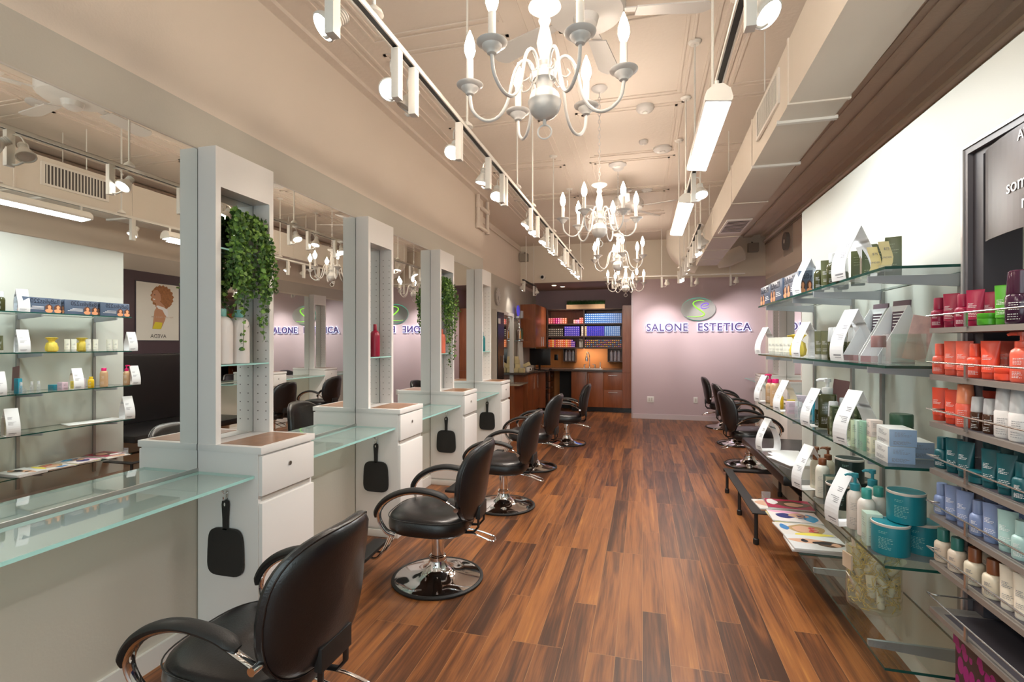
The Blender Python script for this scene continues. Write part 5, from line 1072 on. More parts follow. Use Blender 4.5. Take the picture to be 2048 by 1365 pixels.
# planter box on top
t2 = thing('grass_planter', (-1.27, 11.62, 2.29), 'long pine box of green artificial grass on top of the shelving', 'planter')
b = MB(); b.box(-0.44, 0.44, -0.07, 0.07, 0, 0.105, 0.003); b.build('pine_box', M_kraft, t2)
b = MB()
for k in range(2600):
    x, y = rnd.uniform(-0.43, 0.43), rnd.uniform(-0.06, 0.06); h_ = rnd.uniform(0.09, 0.135); dx, dy = rnd.uniform(-0.025, 0.025), rnd.uniform(-0.025, 0.025); a = rnd.uniform(0, 3.14)
    v = [b.b.verts.new(q) for q in ((x-0.003*cos(a), y-0.003*sin(a), 0.09), (x+0.003*cos(a), y+0.003*sin(a), 0.09), (x+dx, y+dy, 0.09+h_))]; b.b.faces.new(v)
b.build('grass', mat('fake_grass', (0.03, 0.10, 0.02), 0.6), t2, smooth=False, recalc=False)
# tall cabinet right of the shelving
t2 = thing('tall_cabinet', (-0.32, 11.4, 0), 'tall narrow cherry cabinet beside the purple wall corner', 'cabinet')
b = MB(); b.box(-0.10, 0.115, -0.33, 0.45, 0.10, 2.32); b.build('cabinet_body', M_cherry, t2); b = MB(); b.box(-0.098, 0.113, -0.35, -0.332, 0.10, 0.86); b.build('door', M_cherry, t2); b = MB(); b.box(-0.098, 0.113, -0.35, -0.332, 0.865, 2.318); b.build('door', M_cherry, t2); b = MB(); b.box(-0.098, 0.115, -0.29, 0.4, 0, 0.1); b.build('toe_kick', M_black, t2)
# sink base units
def handle(parent, x, y, z, L, vert, dirn='Y', s=-1):
    b = MB(); r = 0.006; o = 0.03
    if dirn == 'Y':
        P = [(x, y+s*o, z-L/2), (x, y+s*o, z+L/2)] if vert else [(x-L/2, y+s*o, z), (x+L/2, y+s*o, z)]
        Q = [((x, y, z+q), (x, y+s*o, z+q)) if vert else ((x+q, y, z), (x+q, y+s*o, z)) for q in (-L/2+0.025, L/2-0.025)]
    else:
        P = [(x+s*o, y, z-L/2), (x+s*o, y, z+L/2)]; Q = [((x, y, z+q), (x+s*o, y, z+q)) for q in (-L/2+0.025, L/2-0.025)]
    b.tube(P, r, 10)
    for q in Q: b.tube(q, 0.004, 8)
    return b.build('handle', M_chrome, parent)
def unit(label, x0, x1, yf, yb, fronts, kick=True, top=0.88):
    t = thing('base_cabinet', ((x0+x1)/2, (yf+yb)/2, 0), label, 'cabinet', 'cherry base cabinets'); ox, oy = (x0+x1)/2, (yf+yb)/2
    b = MB(); b.box(x0-ox, x1-ox, yf+0.02-oy, yb-oy, 0.10, top); b.build('cabinet_body', M_cherry, t)
    b = MB(); b.box(x0-ox, x1-ox, yf+0.07-oy, yb-oy, 0, 0.10); b.build('toe_kick', M_black, t)
    for (nm, a, c, z0, z1, h) in fronts:
        b = MB(); b.box(a-ox+0.002, c-ox-0.002, yf-oy, yf+0.019-oy, z0+0.002, z1-0.002, 0.001); d = b.build(nm, M_cherry, t)
        if h: handle(d, h[0]-ox, yf-oy, h[1], h[2], h[3])
    return t
unit('two-door cherry sink cabinet with vertical chrome bar handles', -1.527, -0.83, 11.05, YA-0.01, [('door', -1.527, -1.178, 0.10, 0.88, (-1.215, 0.70, 0.28, True)), ('door', -1.178, -0.83, 0.10, 0.88, (-1.14, 0.70, 0.28, True))])
unit('two-drawer cherry cabinet with horizontal chrome handles right of the sink', -0.828, -0.42, 11.05, YA-0.01, [('drawer', -0.828, -0.42, 0.485, 0.88, (-0.62, 0.80, 0.19, False)), ('drawer', -0.828, -0.42, 0.10, 0.485, (-0.62, 0.43, 0.19, False))])
ct = MB(); ct.poly([(-0.42, 11.0, 0.882), (-2.03, 11.0, 0.882), (-1.97, 10.62, 0.882), (-2.02, 10.50, 0.882), (-2.15, 10.40, 0.882), (-2.17, 9.40, 0.882), (-2.495, 9.40, 0.882), (-2.495, YA-0.002, 0.882), (-0.42, YA-0.002, 0.882)], (0, 0, 0.040)); tag(ct.build('worktop', M_stone, smooth=False), 'dark speckled stone worktop running along the cherry cabinets', 'worktop')
t2 = thing('base_cabinet', (-2.34, 10.0, 0), 'cherry cabinet along the left wall with three chrome handles', 'cabinet', 'cherry base cabinets')
b = MB(); b.box(-0.15, 0.15, -0.45, 0.6, 0.1, 0.88); b.build('cabinet_body', M_cherry, t2); b = MB(); b.box(-0.15, 0.10, -0.55, 0.6, 0, 0.1); b.build('toe_kick', M_black, t2)
for i, (a, c) in enumerate(((-0.44, 0.06), (0.064, 0.58))):
    b = MB(); b.box(0.152, 0.168, a, c, 0.102, 0.878, 0.001); d = b.build('door', M_cherry, t2); handle(d, 0.168, c-0.06 if i == 0 else a+0.30, 0.70, 0.26, True, 'X', 1)
t2 = thing('base_cabinet', (-2.25, 11.2, 0), 'cherry corner cabinet with an open dark cubby and small drawers', 'cabinet', 'cherry base cabinets')
b = MB(); b.box(-0.24, 0.22, -0.56, -0.54, 0.1, 0.88); b.build('end_panel', M_cherry, t2); b = MB(); b.box(-0.24, 0.18, -0.54, 0.64, 0.1, 0.88); b.build('cabinet_body', M_black, t2)
for k in range(3): 
    b = MB(); b.box(0.18, 0.215, 0.02, 0.6, 0.11+0.26*k, 0.36+0.26*k, 0.001); d = b.build('drawer', M_cherry, t2); handle(d, 0.215, 0.1, 0.23+0.26*k, 0.05, True, 'X', 1)
b = MB(); b.box(0.0, 0.21, -0.54, 0.02, 0.48, 0.495); b.build('inner_shelf', M_dkwood, t2)
b = MB(); b.box(-1.86, -1.55, 11.5, 11.85, 0.0, 0.86); tag(b.build('knee_gap_shade', mat('gap_shade_black', (0.01, 0.009, 0.009), 0.7)), 'black block standing for the shade in the knee gap left of the sink cabinet', 'panel')  # solid black block put where the open knee space is only in shade
# upper cabinet on the left wall of the alcove
t2 = thing('upper_cabinet', (-2.335, 10.87, 1.41), 'tall cherry upper cabinet on the left wall with chrome handles', 'cabinet')
b = MB(); b.box(-0.16, 0.145, -0.60, 0.60, 0, 0.91); b.build('cabinet_body', M_cherry, t2)
for i, (a, c) in enumerate(((-0.60, -0.002), (0.002, 0.60))): b = MB(); b.box(0.146, 0.165, a, c, 0.001, 0.909, 0.001); d = b.build('door', M_cherry, t2); handle(d, 0.165, (c-0.07) if i == 0 else (a+0.12), 0.13, 0.2, True, 'X', 1)
# faucet, sink
t2 = thing('kitchen_faucet', (-1.18, 11.62, 0.922), 'tall chrome faucet with spray head behind the sink', 'faucet')
b = MB(); b.lathe([(0.025, 0), (0.022, 0.02), (0.012, 0.03), (0.012, 0.16)], 16); b.tube(smoothstep_pts([(0, 0, 0.15), (-0.005, 0.01, 0.27), (-0.02, -0.03, 0.36), (-0.045, -0.09, 0.36), (-0.055, -0.11, 0.28)], 6), 0.010, 10); b.build('spout', M_chrome, t2)
b = MB(); b.lathe([(0.012, 0.02), (0.03, 0.04), (0.032, 0.09), (0.018, 0.14), (0.010, 0.17)], 16, (-0.055, -0.115, 0.14)); b.build('spray_head', M_chrome, t2)
for s in (-1, 1): b = MB(); b.lathe([(0.022, 0), (0.018, 0.03), (0.014, 0.08), (0.02, 0.09)], 14, (s*0.12, 0, 0)); b.tube([(s*0.12, 0, 0.085), (s*0.12+s*-0.06, -0.02, 0.10)], 0.007, 8); b.build('tap', M_chrome, t2)
b = MB(); b.lathe([(0.018, 0), (0.014, 0.03), (0.010, 0.06), (0.014, 0.12), (0.008, 0.15)], 14, (0.24, 0, 0)); b.build('side_sprayer', M_chrome, t2)
t2 = thing('kitchen_sink', (-1.18, 11.35, 0.922), 'stainless steel sink rim in the dark worktop', 'sink')
b = MB(); b.box(-0.33, 0.33, -0.24, -0.21, 0, 0.006); b.box(-0.33, 0.33, 0.19, 0.22, 0, 0.006); b.box(-0.33, -0.30, -0.21, 0.19, 0, 0.006); b.box(0.30, 0.33, -0.21, 0.19, 0, 0.006); b.build('rim', M_chrome, t2); b = MB(); b.box(-0.30, 0.30, -0.21, 0.19, 0.0003, 0.001); b.build('basin', M_brushed, t2)
# monitor, mouse, soap blocks, cup
t2 = thing('computer_monitor', (-2.18, 10.72, 0.923), 'black flat computer monitor on the dark worktop', 'monitor', None, R(-4))
b = MB(); b.box(-0.22, 0.25, -0.02, 0.02, 0.10, 0.46, 0.004); b.build('screen', M_black, t2); b = MB(); b.box(-0.02, 0.02, 0.01, 0.04, 0.0, 0.2); b.box(-0.10, 0.10, -0.06, 0.08, 0, 0.012); b.build('stand', M_black, t2)
t2 = thing('computer_keyboard', (-2.12, 10.5, 0.9225), 'flat black keyboard before the monitor', 'keyboard'); b = MB(); b.box(-0.04, 0.16, -0.06, 0.06, 0, 0.015, 0.003); b.build('key_plate', M_black, t2)
t2 = thing('computer_mouse', (-1.93, 10.72, 0.9225), 'small black mouse near the worktop corner', 'mouse'); b = MB(); b.lathe([(0.03, 0), (0.034, 0.01), (0.028, 0.028), (0.008, 0.035)], 16, sy=1.4); b.build('mouse_body', M_black, t2)
SOAP = mat('soap_cream', (0.62, 0.52, 0.28), 0.6, var=0.15, vscale=25)
for i, (x, y, z, r_, w) in enumerate(((-2.42, 9.62, 0, 5, 0.1), (-2.30, 9.60, 0, -8, 0.1), (-2.40, 9.64, 0.085, 10, 0.1), (-2.41, 9.64, 0.17, 0, 0.09), (-2.42, 9.64, 0.245, 8, 0.08))):
    t2 = thing('soap_block', (x, y, 0.923+z), ['bottom left', 'bottom right', 'second layer', 'third layer', 'topmost'][i] + ' cream block of the stack on the worktop', 'block', 'cream blocks', R(r_)); b = MB(); b.box(-w/2, w/2, -0.05, 0.05, 0, 0.083 if z < 0.2 else 0.07, 0.004); b.build('block_body', SOAP, t2)
t2 = thing('white_mug', (-2.235, 9.80, 0.923), 'white mug with a cream block lying on its rim', 'mug')
b = MB(); b.lathe([(0.03, 0), (0.042, 0.01), (0.05, 0.10), (0.046, 0.10), (0.038, 0.015)], 24, caps=True); b.build('cup', M_wtrim, t2); b = MB(); b.tube(smoothstep_pts([(0.045, 0, 0.085), (0.078, 0, 0.075), (0.075, 0, 0.035), (0.043, 0, 0.025)], 5), 0.006, 8); b.build('handle', M_wtrim, t2)
t2 = thing('soap_block', (-2.235, 9.80, 1.035), 'cream block tilted on top of the white mug', 'block', 'cream blocks'); b = MB(); b.box(-0.065, 0.065, -0.045, 0.045, 0, 0.07, 0.004, Matrix.Rotation(R(-25), 4, 'Y')); b.build('block_body', SOAP, t2)

# ================================================================ LEFT WALL BEYOND THE STATIONS
t2 = thing('wall_clock', (XLF, 8.50, 2.325), 'round white wall clock high on the grey left wall', 'clock')
b = MB(); b.disc((0, 0, 0), 0.155, 'X', 40, 0.03); b.build('clock_case', M_brushed, t2); b = MB(); b.disc((0.03, 0, 0), 0.146, 'X', 40, 0.002); f_ = b.build('dial', mat('clock_dial', (0.62, 0.60, 0.57), 0.3), t2)
b = MB()
for k in range(12):
    a = k*pi/6; b.box(0.032, 0.0335, -0.003, 0.003, 0.115, 0.135, 0, Matrix.Rotation(a, 4, 'X'))
b.build('hour_marks', M_ink, f_, smooth=False)
for nm, L, a in (('hour_hand', 0.07, 2.6), ('minute_hand', 0.11, 3.5)): b = MB(); b.box(0.0335, 0.035, -0.003, 0.003, -0.01, L, 0, Matrix.Rotation(a, 4, 'X')); b.build(nm, M_black, f_)
t2 = thing('tall_black_cabinet', (XLF+0.03, 8.42, 0), 'narrow tall black cabinet doors with chrome handles under the clock', 'cabinet')
b = MB(); b.box(-0.03, 0.06, -0.24, 0.22, 0.0, 2.08); b.build('carcass', mat('door_frame_grey', (0.62, 0.58, 0.52), 0.5), t2)
b = MB(); b.box(0.061, 0.078, -0.20, 0.18, 0.90, 2.04); d = b.build('door', M_black, t2); handle(d, 0.078, 0.05, 1.18, 0.22, True, 'X', 1)
b = MB(); b.box(0.061, 0.078, -0.20, 0.18, 0.05, 0.895); d = b.build('door', M_black, t2); handle(d, 0.078, 0.05, 0.78, 0.18, True, 'X', 1)
b = MB(); b.box(0.079, 0.082, -0.19, -0.06, 1.84, 1.93); b.build('notice', M_wh, t2)
t2 = thing('framed_mirror', (XLF, 9.12, 0.80), 'upright mirror in a white frame reflecting the colour shelves', 'mirror')
b = MB(); b.box(0, 0.05, -0.44, -0.40, 0, 1.28); b.box(0, 0.05, 0.37, 0.42, -0.8, 1.28); b.box(0, 0.05, -0.40, 0.37, 1.22, 1.28); b.box(0, 0.05, -0.44, -0.40, -0.8, 0); b.build('frame', M_wtrim, t2, smooth=False); b = MB(); b.box(0.005, 0.012, -0.40, 0.37, 0, 1.22); b.build('mirror_glass', M_mirror, t2, smooth=False)
b = MB(); b.box(XLF+0.052, -2.12, 8.66, 9.36, 0.735, 0.755, 0.003); tag(b.build('stone_ledge', mat('ledge_stone', (0.42, 0.36, 0.28), 0.15, var=0.3, vscale=30)), 'narrow polished stone ledge under the framed mirror', 'ledge')
b = MB(); b.box(XLF+0.052, -2.22, 8.66, 9.34, 0.0, 0.733); tag(b.build('ledge_cabinet', M_cherry), 'cherry cabinet front under the polished stone ledge', 'cabinet')
# trophy shelves
for i, z in enumerate((2.00, 1.55)):
    g = slab('trophy_shelf', XLF+0.001, XLF+0.22, 9.58, 10.05, z-0.008, z, M_glass, M_gedge); tag(g, ('upper' if i == 0 else 'lower')+' small glass shelf of award trophies near the cabinets', 'shelf', 'glass award shelves')
t2 = thing('blue_award', (XLF+0.09, 9.70, 2.0), 'blue glass disc award on the upper trophy shelf', 'award'); b = MB(); b.disc((0, 0, 0.15), 0.11, 'X', 32, 0.015); b.build('disc', mat('blue_glass_glow', (0.05, 0.06, 0.75), 0.1, emit=(0.1, 0.08, 0.8), es=0.25), t2); b = MB(); b.box(-0.02, 0.035, -0.05, 0.05, 0, 0.04); b.build('foot', M_clear2, t2)  # slight glow put into the blue disc's colour; the award is no lamp
t2 = thing('green_award', (XLF+0.10, 9.93, 1.55), 'dark green glass disc award on the lower trophy shelf', 'award'); b = MB(); b.disc((0, 0, 0.14), 0.12, 'X', 32, 0.015); b.build('disc', mat('green_glass', (0.0, 0.13, 0.05), 0.1), t2); b = MB(); b.box(-0.02, 0.035, -0.05, 0.05, 0, 0.03); b.build('foot', M_clear2, t2)
t2 = thing('amber_award', (XLF+0.12, 9.72, 1.55), 'small amber and white trophy before the green disc', 'award'); b = MB(); b.lathe([(0.05, 0), (0.05, 0.01), (0.012, 0.03), (0.015, 0.05)], 20); b.build('foot', M_chrome, t2); b = MB(); b.poly([(0, -0.04, 0.05), (0, 0.04, 0.05), (0, 0.0, 0.20)], (0.02, 0, 0)); b.build('amber_flame', mat('amber_glass', (0.75, 0.30, 0.02), 0.1), t2); b = MB(); b.tube(smoothstep_pts([(0.01, -0.07, 0.03), (0.01, -0.06, 0.16), (0.01, -0.01, 0.26), (0.01, 0.05, 0.14), (0.01, 0.06, 0.03)], 6), 0.007, 8); b.build('white_loop', M_wtrim, t2)
t2 = thing('clear_award', (XLF+0.12, 9.92, 2.0), 'clear block award beside the blue disc', 'award'); b = MB(); b.box(-0.02, 0.02, -0.05, 0.05, 0, 0.16, 0.004); b.build('crystal', M_clear2, t2)
t2 = thing('silver_figurine', (XLF+0.10, 9.70, 1.64), 'curved silver sculpture hanging between the award shelves', 'sculpture'); b = MB(); b.tube(smoothstep_pts([(0, -0.02, 0.35), (0, 0.03, 0.26), (0.02, 0.0, 0.16), (0, -0.05, 0.10), (0.0, 0.0, 0.02)], 6), [0.012]*2+[0.03]*8+[0.022]*8+[0.01]*7, 10); b.build('silver_form', M_chrome, t2)
t2 = thing('sheer_curtain', (XLF+0.08, 9.82, 1.0), 'sheer white cloth hanging below the trophy shelf', 'cloth')
b = MB(); r1, r2 = [], []
for i in range(41):
    u = -0.20+0.4*i/40; r1.append((0.03+0.015*sin(u*90), u, 0.53)); r2.append((0.035+0.03*sin(u*90+1), u*1.1, 0.0))
b.loft([r1, r2], closed=False, caps=False); cu_ = b.build('cloth', semi('sheer', (0.80, 0.78, 0.76), 0.55, 0.8), t2, recalc=False)

# ================================================================ CEILING: TRACKS, SPOTS, PANELS
TZ = 2.69
def spot_head(parent, c, aim, lit=True, r=0.047, power=35, warm=None, name='lamp_head', energy_spot=48, post=True):
    """gimbal PAR lamp: arm box, cup, reflector lens"""
    d = Vector(aim).normalized(); q = d.to_track_quat('Z', 'Y').to_matrix().to_4x4(); mm = Matrix.Translation(Vector(c)) @ q
    b = MB(); b.lathe([(0.018, -0.085), (0.022, -0.082), (0.022, -0.045), (0.026, -0.04), (r*0.9, -0.008), (r, 0.0), (r, 0.012), (r*0.9, 0.014), (r*0.85, 0.006)], 22, caps=False)
    for k in range(4): b.lathe([(0.0225, -0.08+0.009*k), (0.025, -0.078+0.009*k), (0.0225, -0.075+0.009*k)], 16, caps=False)
    for v in b.b.verts: v.co = mm @ v.co
    hd = b.build(name, M_fixture, parent)
    b = MB(); b.lathe([(r*0.86, 0.006), (r*0.6, 0.010), (0.001, 0.012)], 22, caps=False)
    for v in b.b.verts: v.co = mm @ v.co
    b.build('lens', mat('lens_lit', (1, 0.95, 0.88), 0.4, emit=(1.0, 0.93, 0.85), es=22.0) if lit else mat('lens_off', (0.75, 0.72, 0.68), 0.25), hd)
    return hd
LID = [0]
def track_spot(x, y, z, aim, label, group, lit=True, energy=38, side=-1, cone=75, flip=1):
    t = thing('track_spotlight', (x, y, z), label, 'spotlight', group)
    b = MB(); b.box(-0.016, 0.016, -0.045*flip-0.02, -0.045*flip+0.02, -0.20, 0, 0.002); b.build('adapter', M_fixture, t)
    c = (side*0.055, 0.0, -0.13)
    b = MB(); b.tube(smoothstep_pts([(0.0, -0.045*flip, -0.185), (side*0.03, -0.03*flip, -0.19), (side*0.055, -0.01, -0.17)], 4), 0.006, 8); b.tube(smoothstep_pts([(0, -0.045*flip, -0.02), (side*0.04, -0.02, -0.025), (side*0.05, 0, -0.06)], 4), 0.004, 8); b.build('yoke', M_fixture, t)
    spot_head(t, c, aim, lit)
    if lit:
        d = Vector(aim).normalized(); LID[0] += 1
        p = Vector((x, y, z)) + Vector(c) + d*0.03
        light('spotlight_beam', 'SPOT', p, energy, NEUT, 0.03, p + d, cone, 0.8).parent = None
    return t
def track(name, x, z, y0, y1, label, x1=None):
    t = thing(name, (x, y0, z), label, 'light track', 'ceiling light tracks'); x1 = x if x1 is None else x1; L = y1-y0; dx = x1-x
    b = MB()
    for (a, c, za, zb) in ((-0.018, -0.012, -0.005, 0.018), (0.012, 0.018, -0.005, 0.018), (-0.018, 0.018, 0.014, 0.018)):
        b.poly([(a, 0, za), (c, 0, za), (c, 0, zb), (a, 0, zb)], (dx, L, 0))
    b.build('track_rail', M_fixture, t, smooth=False); b = MB(); b.poly([(-0.012, 0, 0.0), (0.012, 0, 0.0), (0.012, 0, 0.012), (-0.012, 0, 0.012)], (dx, L, 0)); b.build('track_slot', mat('slot_dark', (0.03, 0.028, 0.025), 0.5), t, smooth=False)
    return t
def rods(t, lst, z):
    for y, x in lst:
        b = MB(); b.tube([(x, y, 0.015), (x, y, ZC-z)], 0.0065, 8); b.lathe([(0.012, 0.02), (0.035, 0.026), (0.03, 0.04), (0.008, 0.06)], 14, (x, y, 0)); b.lathe([(0.03, ZC-z-0.02), (0.045, ZC-z-0.004)], 16, (x, y, 0)); b.build('hanging_rod', M_fixture, t)
tl = track('light_track', -0.97, TZ, -0.5, 8.05, 'long white track above the left chairs, full of spotlights', -0.93)
rods(tl, [(y+0.5, 0.04*(y+0.5)/8.55) for y in (1.66, 2.66, 3.8, 4.35, 5.4, 6.6, 7.8)], TZ)
GA = 'spotlights on the left track'
OUTW = [(-1, 0.25, -1.1), (-1, 0.5, -1.2), (-0.9, -0.3, -1.0), (-0.3, -0.3, -1)]
SPL = [(1.45, 1, (-0.5, -0.55, -0.7), 'nearest'), (1.88, 1, (0.28, -0.62, -0.55), 'second'), (2.03, 0, (-0.5, -0.1, -0.9), 'unlit third'), (2.58, 1, (0.0, -0.6, -0.75), 'fourth'), (3.10, 1, (-0.2, 0.0, -1), 'fifth'), (3.42, 1, (0.1, -0.5, -0.8), 'sixth'), (3.5, 0, (-0.5, -0.1, -0.9), 'unlit seventh'),
       (4.33, 1, (-0.5, -0.2, -0.9), 'eighth'), (4.62, 1, (0, -0.3, -0.9), 'ninth'), (5.10, 1, (-0.3, -0.3, -0.9), 'tenth'), (5.37, 1, (-0.2, 0.1, -0.9), 'eleventh'), (5.62, 1, (0.2, -0.2, -0.9), 'twelfth'), (6.25, 1, (-0.5, 0.0, -0.8), 'thirteenth'), (6.5, 1, (0.1, -0.2, -0.9), 'fourteenth'), (7.05, 1, (-0.4, 0.0, -0.9), 'fifteenth'), (7.4, 1, (0.1, -0.3, -0.9), 'sixteenth'), (7.85, 1, (0.0, -0.2, -0.9), 'last')]
for i, (y, lit, aim, w) in enumerate(SPL):
    track_spot(-0.97+0.04*(y+0.5)/8.55, y, TZ-0.005, aim, f'{w} spotlight along the left ceiling track, counted from the camera', GA, bool(lit), 36)
for i, y in enumerate((0.3, 0.9, -0.2)):   # heads further back along the same track
    track_spot(-0.97, y, TZ-0.005, (0.9, 0.2, -1.0), ('first', 'second', 'third')[i] + ' spotlight on the left track behind the view', 'spotlights on the left track behind the view', True, 16)
tr = track('light_track', 0.316, TZ, -0.5, 5.4, 'white track right of the chandeliers carrying two bright linear panels', 0.36)
rods(tr, [(y+0.5, 0.04*(y+0.5)/5.9) for y in (1.9, 2.66, 3.6, 4.4, 5.3)], TZ)
track_spot(0.327, 1.75, TZ-0.005, (0.45, -0.35, -0.7), 'spotlight on the right track before the near linear panel', 'spotlights on the right track', True, 45, side=1)
track_spot(0.345, 3.75, TZ-0.005, (0.1, -0.4, -0.8), 'spotlight on the right track between the two linear panels', 'spotlights on the right track', True, 30, side=1)
for y in (0.2, 0.9): track_spot(0.32, y, TZ-0.005, (0.9, 0.25, -1.1), ('farther' if y < 0.5 else 'nearer') + ' spotlight on the right track behind the view', 'spotlights on the right track behind the view', True, 12, side=1)
for i, y in enumerate((-0.25, 0.55)): track_spot(0.32, y, TZ-0.005, (1.0, 0.8, 0.42), ('far', 'near')[i] + ' upturned spotlight added behind the view to brighten the right wall top', 'added upturned spotlights behind the view', True, 45, side=1, cone=110)  # two unseen spotlights added to brighten the dim top of the right wall
tr2 = track('light_track', 0.56, TZ, 5.35, 9.0, 'short white track with a cluster of spotlights beside the duct', 0.62)
rods(tr2, [(y-5.35, 0.02) for y in (5.5, 6.0, 6.8, 7.6, 8.5)], TZ)
for i, (y, lit, aim) in enumerate(((5.6, 0, (0.5, 0.2, -0.8)), (5.85, 0, (0.6, -0.1, -0.8)), (6.2, 1, (0.2, -0.4, -0.8)), (6.55, 0, (0.6, 0, -0.8)), (6.9, 0, (0.6, 0.1, -0.8)), (7.3, 1, (0.5, 0.2, -0.9)), (7.7, 1, (0.6, 0.1, -0.8)), (8.2, 1, (0.3, 0.1, -0.9)), (8.7, 1, (-0.3, -0.6, -0.8)))):
    track_spot(0.575, y, TZ-0.005, aim, ('first', 'second', 'third', 'fourth', 'fifth', 'sixth', 'seventh', 'eighth', 'last')[i]+' spotlight of the cluster beside the duct', 'spotlights beside the duct', bool(lit), 45, side=1)
# wall-wash track in front of the mauve wall
t = thing('light_track', (0.58, 9.30, TZ), 'short white track parallel to the mauve wall, four spotlights aimed at the sign', 'light track', 'ceiling light tracks')
b = MB(); b.box(-1.26, 1.12, -0.018, 0.018, 0, 0.02); b.build('track_rail', M_fixture, t)
for x in (-0.25, 0.88): b = MB(); b.tube([(x, 0, 0.02), (x, 0, ZC-TZ)], 0.0065, 8); b.build('hanging_rod', M_fixture, t)
for i, (x, ax) in enumerate(((-0.50, -0.2), (0.36, -0.12), (0.86, 0.32), (1.50, 0.1))):
    t3 = thing('track_spotlight', (x, 9.30, TZ-0.005), ('first', 'second', 'third', 'fourth')[i]+' spotlight from the left on the track before the mauve wall', 'spotlight', 'spotlights before the mauve wall')
    b = MB(); b.box(-0.045, -0.01, -0.016, 0.016, -0.19, 0, 0.002); b.build('adapter', M_fixture, t3); b = MB(); b.tube(smoothstep_pts([(-0.028, 0, -0.17), (0.03, 0.0, -0.18), (0.055, 0, -0.15)], 4), 0.006, 8); b.build('yoke', M_fixture, t3)
    spot_head(t3, (0.06, 0.0, -0.12), (0, 0.6, -0.8), False)
    tx = (0.0, 0.38, 1.42, 2.0)[i]
    light('wall_wash_beam', 'SPOT', (x+0.06, 9.34, TZ-0.15), (34, 75, 75, 34)[i], (1, 0.93, 0.90), 0.02, (tx, YB, 1.55), (95, 68, 68, 95)[i], 1.0)
# small track by the alcove
t = thing('light_track', (-2.15, 9.05, TZ-0.02), 'short dark-slotted track by the left wall near the alcove', 'light track', 'ceiling light tracks')
b = MB(); b.box(-0.018, 0.018, 0, 1.1, 0, 0.02); b.build('track_rail', M_blackmetal, t)
for y in (0.25, 0.95): b = MB(); b.tube([(0, y, 0.02), (0, y, ZC-TZ+0.02)], 0.0065, 8); b.build('hanging_rod', M_fixture, t)
track_spot(-2.15, 9.2, TZ-0.02, (-0.5, 0.3, -0.9), 'spotlight on the alcove track nearer the clock', 'spotlights by the alcove', True, 9, side=-1); track_spot(-2.15, 10.05, TZ-0.02, (0.1, 0.3, -0.9), 'spotlight on the alcove track nearer the cherry cabinets', 'spotlights by the alcove', False, 0, side=1)
light('alcove_downlight_beam', 'SPOT', (-1.72, 11.05, 2.74), 70, WARM, 0.04, (-1.6, 11.3, 0), 120, 1.0); light('alcove_downlight_beam', 'SPOT', (-0.9, 11.05, 2.74), 70, WARM, 0.04, (-0.9, 11.3, 0), 120, 1.0)
for x, y, w in ((-1.86, 10.75, 'nearer'), (-1.72, 11.05, 'farther')):
    t3 = thing('recessed_downlight', (x, y, 2.762), f'{w} small round recessed light in the alcove ceiling', 'downlight', 'recessed lights'); b = MB(); b.lathe([(0.06, -0.006), (0.06, 0)], 24); b.build('trim_ring', M_fixture, t3); b = MB(); b.lathe([(0.045, -0.008), (0.045, -0.005)], 24); b.build('lens', mat('down_lens', (1, 0.9, 0.75), 0.4, emit=(1, 0.85, 0.6), es=6), t3)
light('backsplash_strip_light', 'AREA', (-1.15, 11.6, 1.38), 12, WARM, 0.6, (-1.15, 11.8, 0.9), size_y=0.04)
# linear panels
def panel(y0, y1, label):
    t = thing('linear_light', (0.325, y0, 2.60), label, 'linear light', 'linear panels on the right track')
    L = y1-y0; b = MB(); pr = [(-0.055, -0.022), (0.055, -0.035), (0.06, -0.02), (0.05, 0.02), (0.02, 0.045), (-0.02, 0.045), (-0.05, 0.02), (-0.06, -0.008)]
    b.poly([(x, 0, z) for x, z in pr], (0, L, 0)); b.build('housing', M_fixture, t)
    b = MB(); b.poly([(-0.050, 0.02, -0.0235), (0.052, 0.02, -0.0355), (0.052, 0.02, -0.0375), (-0.050, 0.02, -0.0255)], (0, L-0.04, 0)); b.build('diffuser', mat('panel_diffuser', (1, 1, 1), 0.4, emit=(0.93, 0.98, 1.0), es=9.0), t)['label'] = 'glowing white diffuser'
    for y in (0.06, L-0.06): b = MB(); b.tube([(0, y, 0.04), (0.0, y, 0.085)], 0.010, 10); b.build('swivel', M_fixture, t)
panel(2.36, 3.30, 'nearer bright linear light panel on the right track'); panel(4.02, 5.22, 'farther bright linear light panel on the right track')

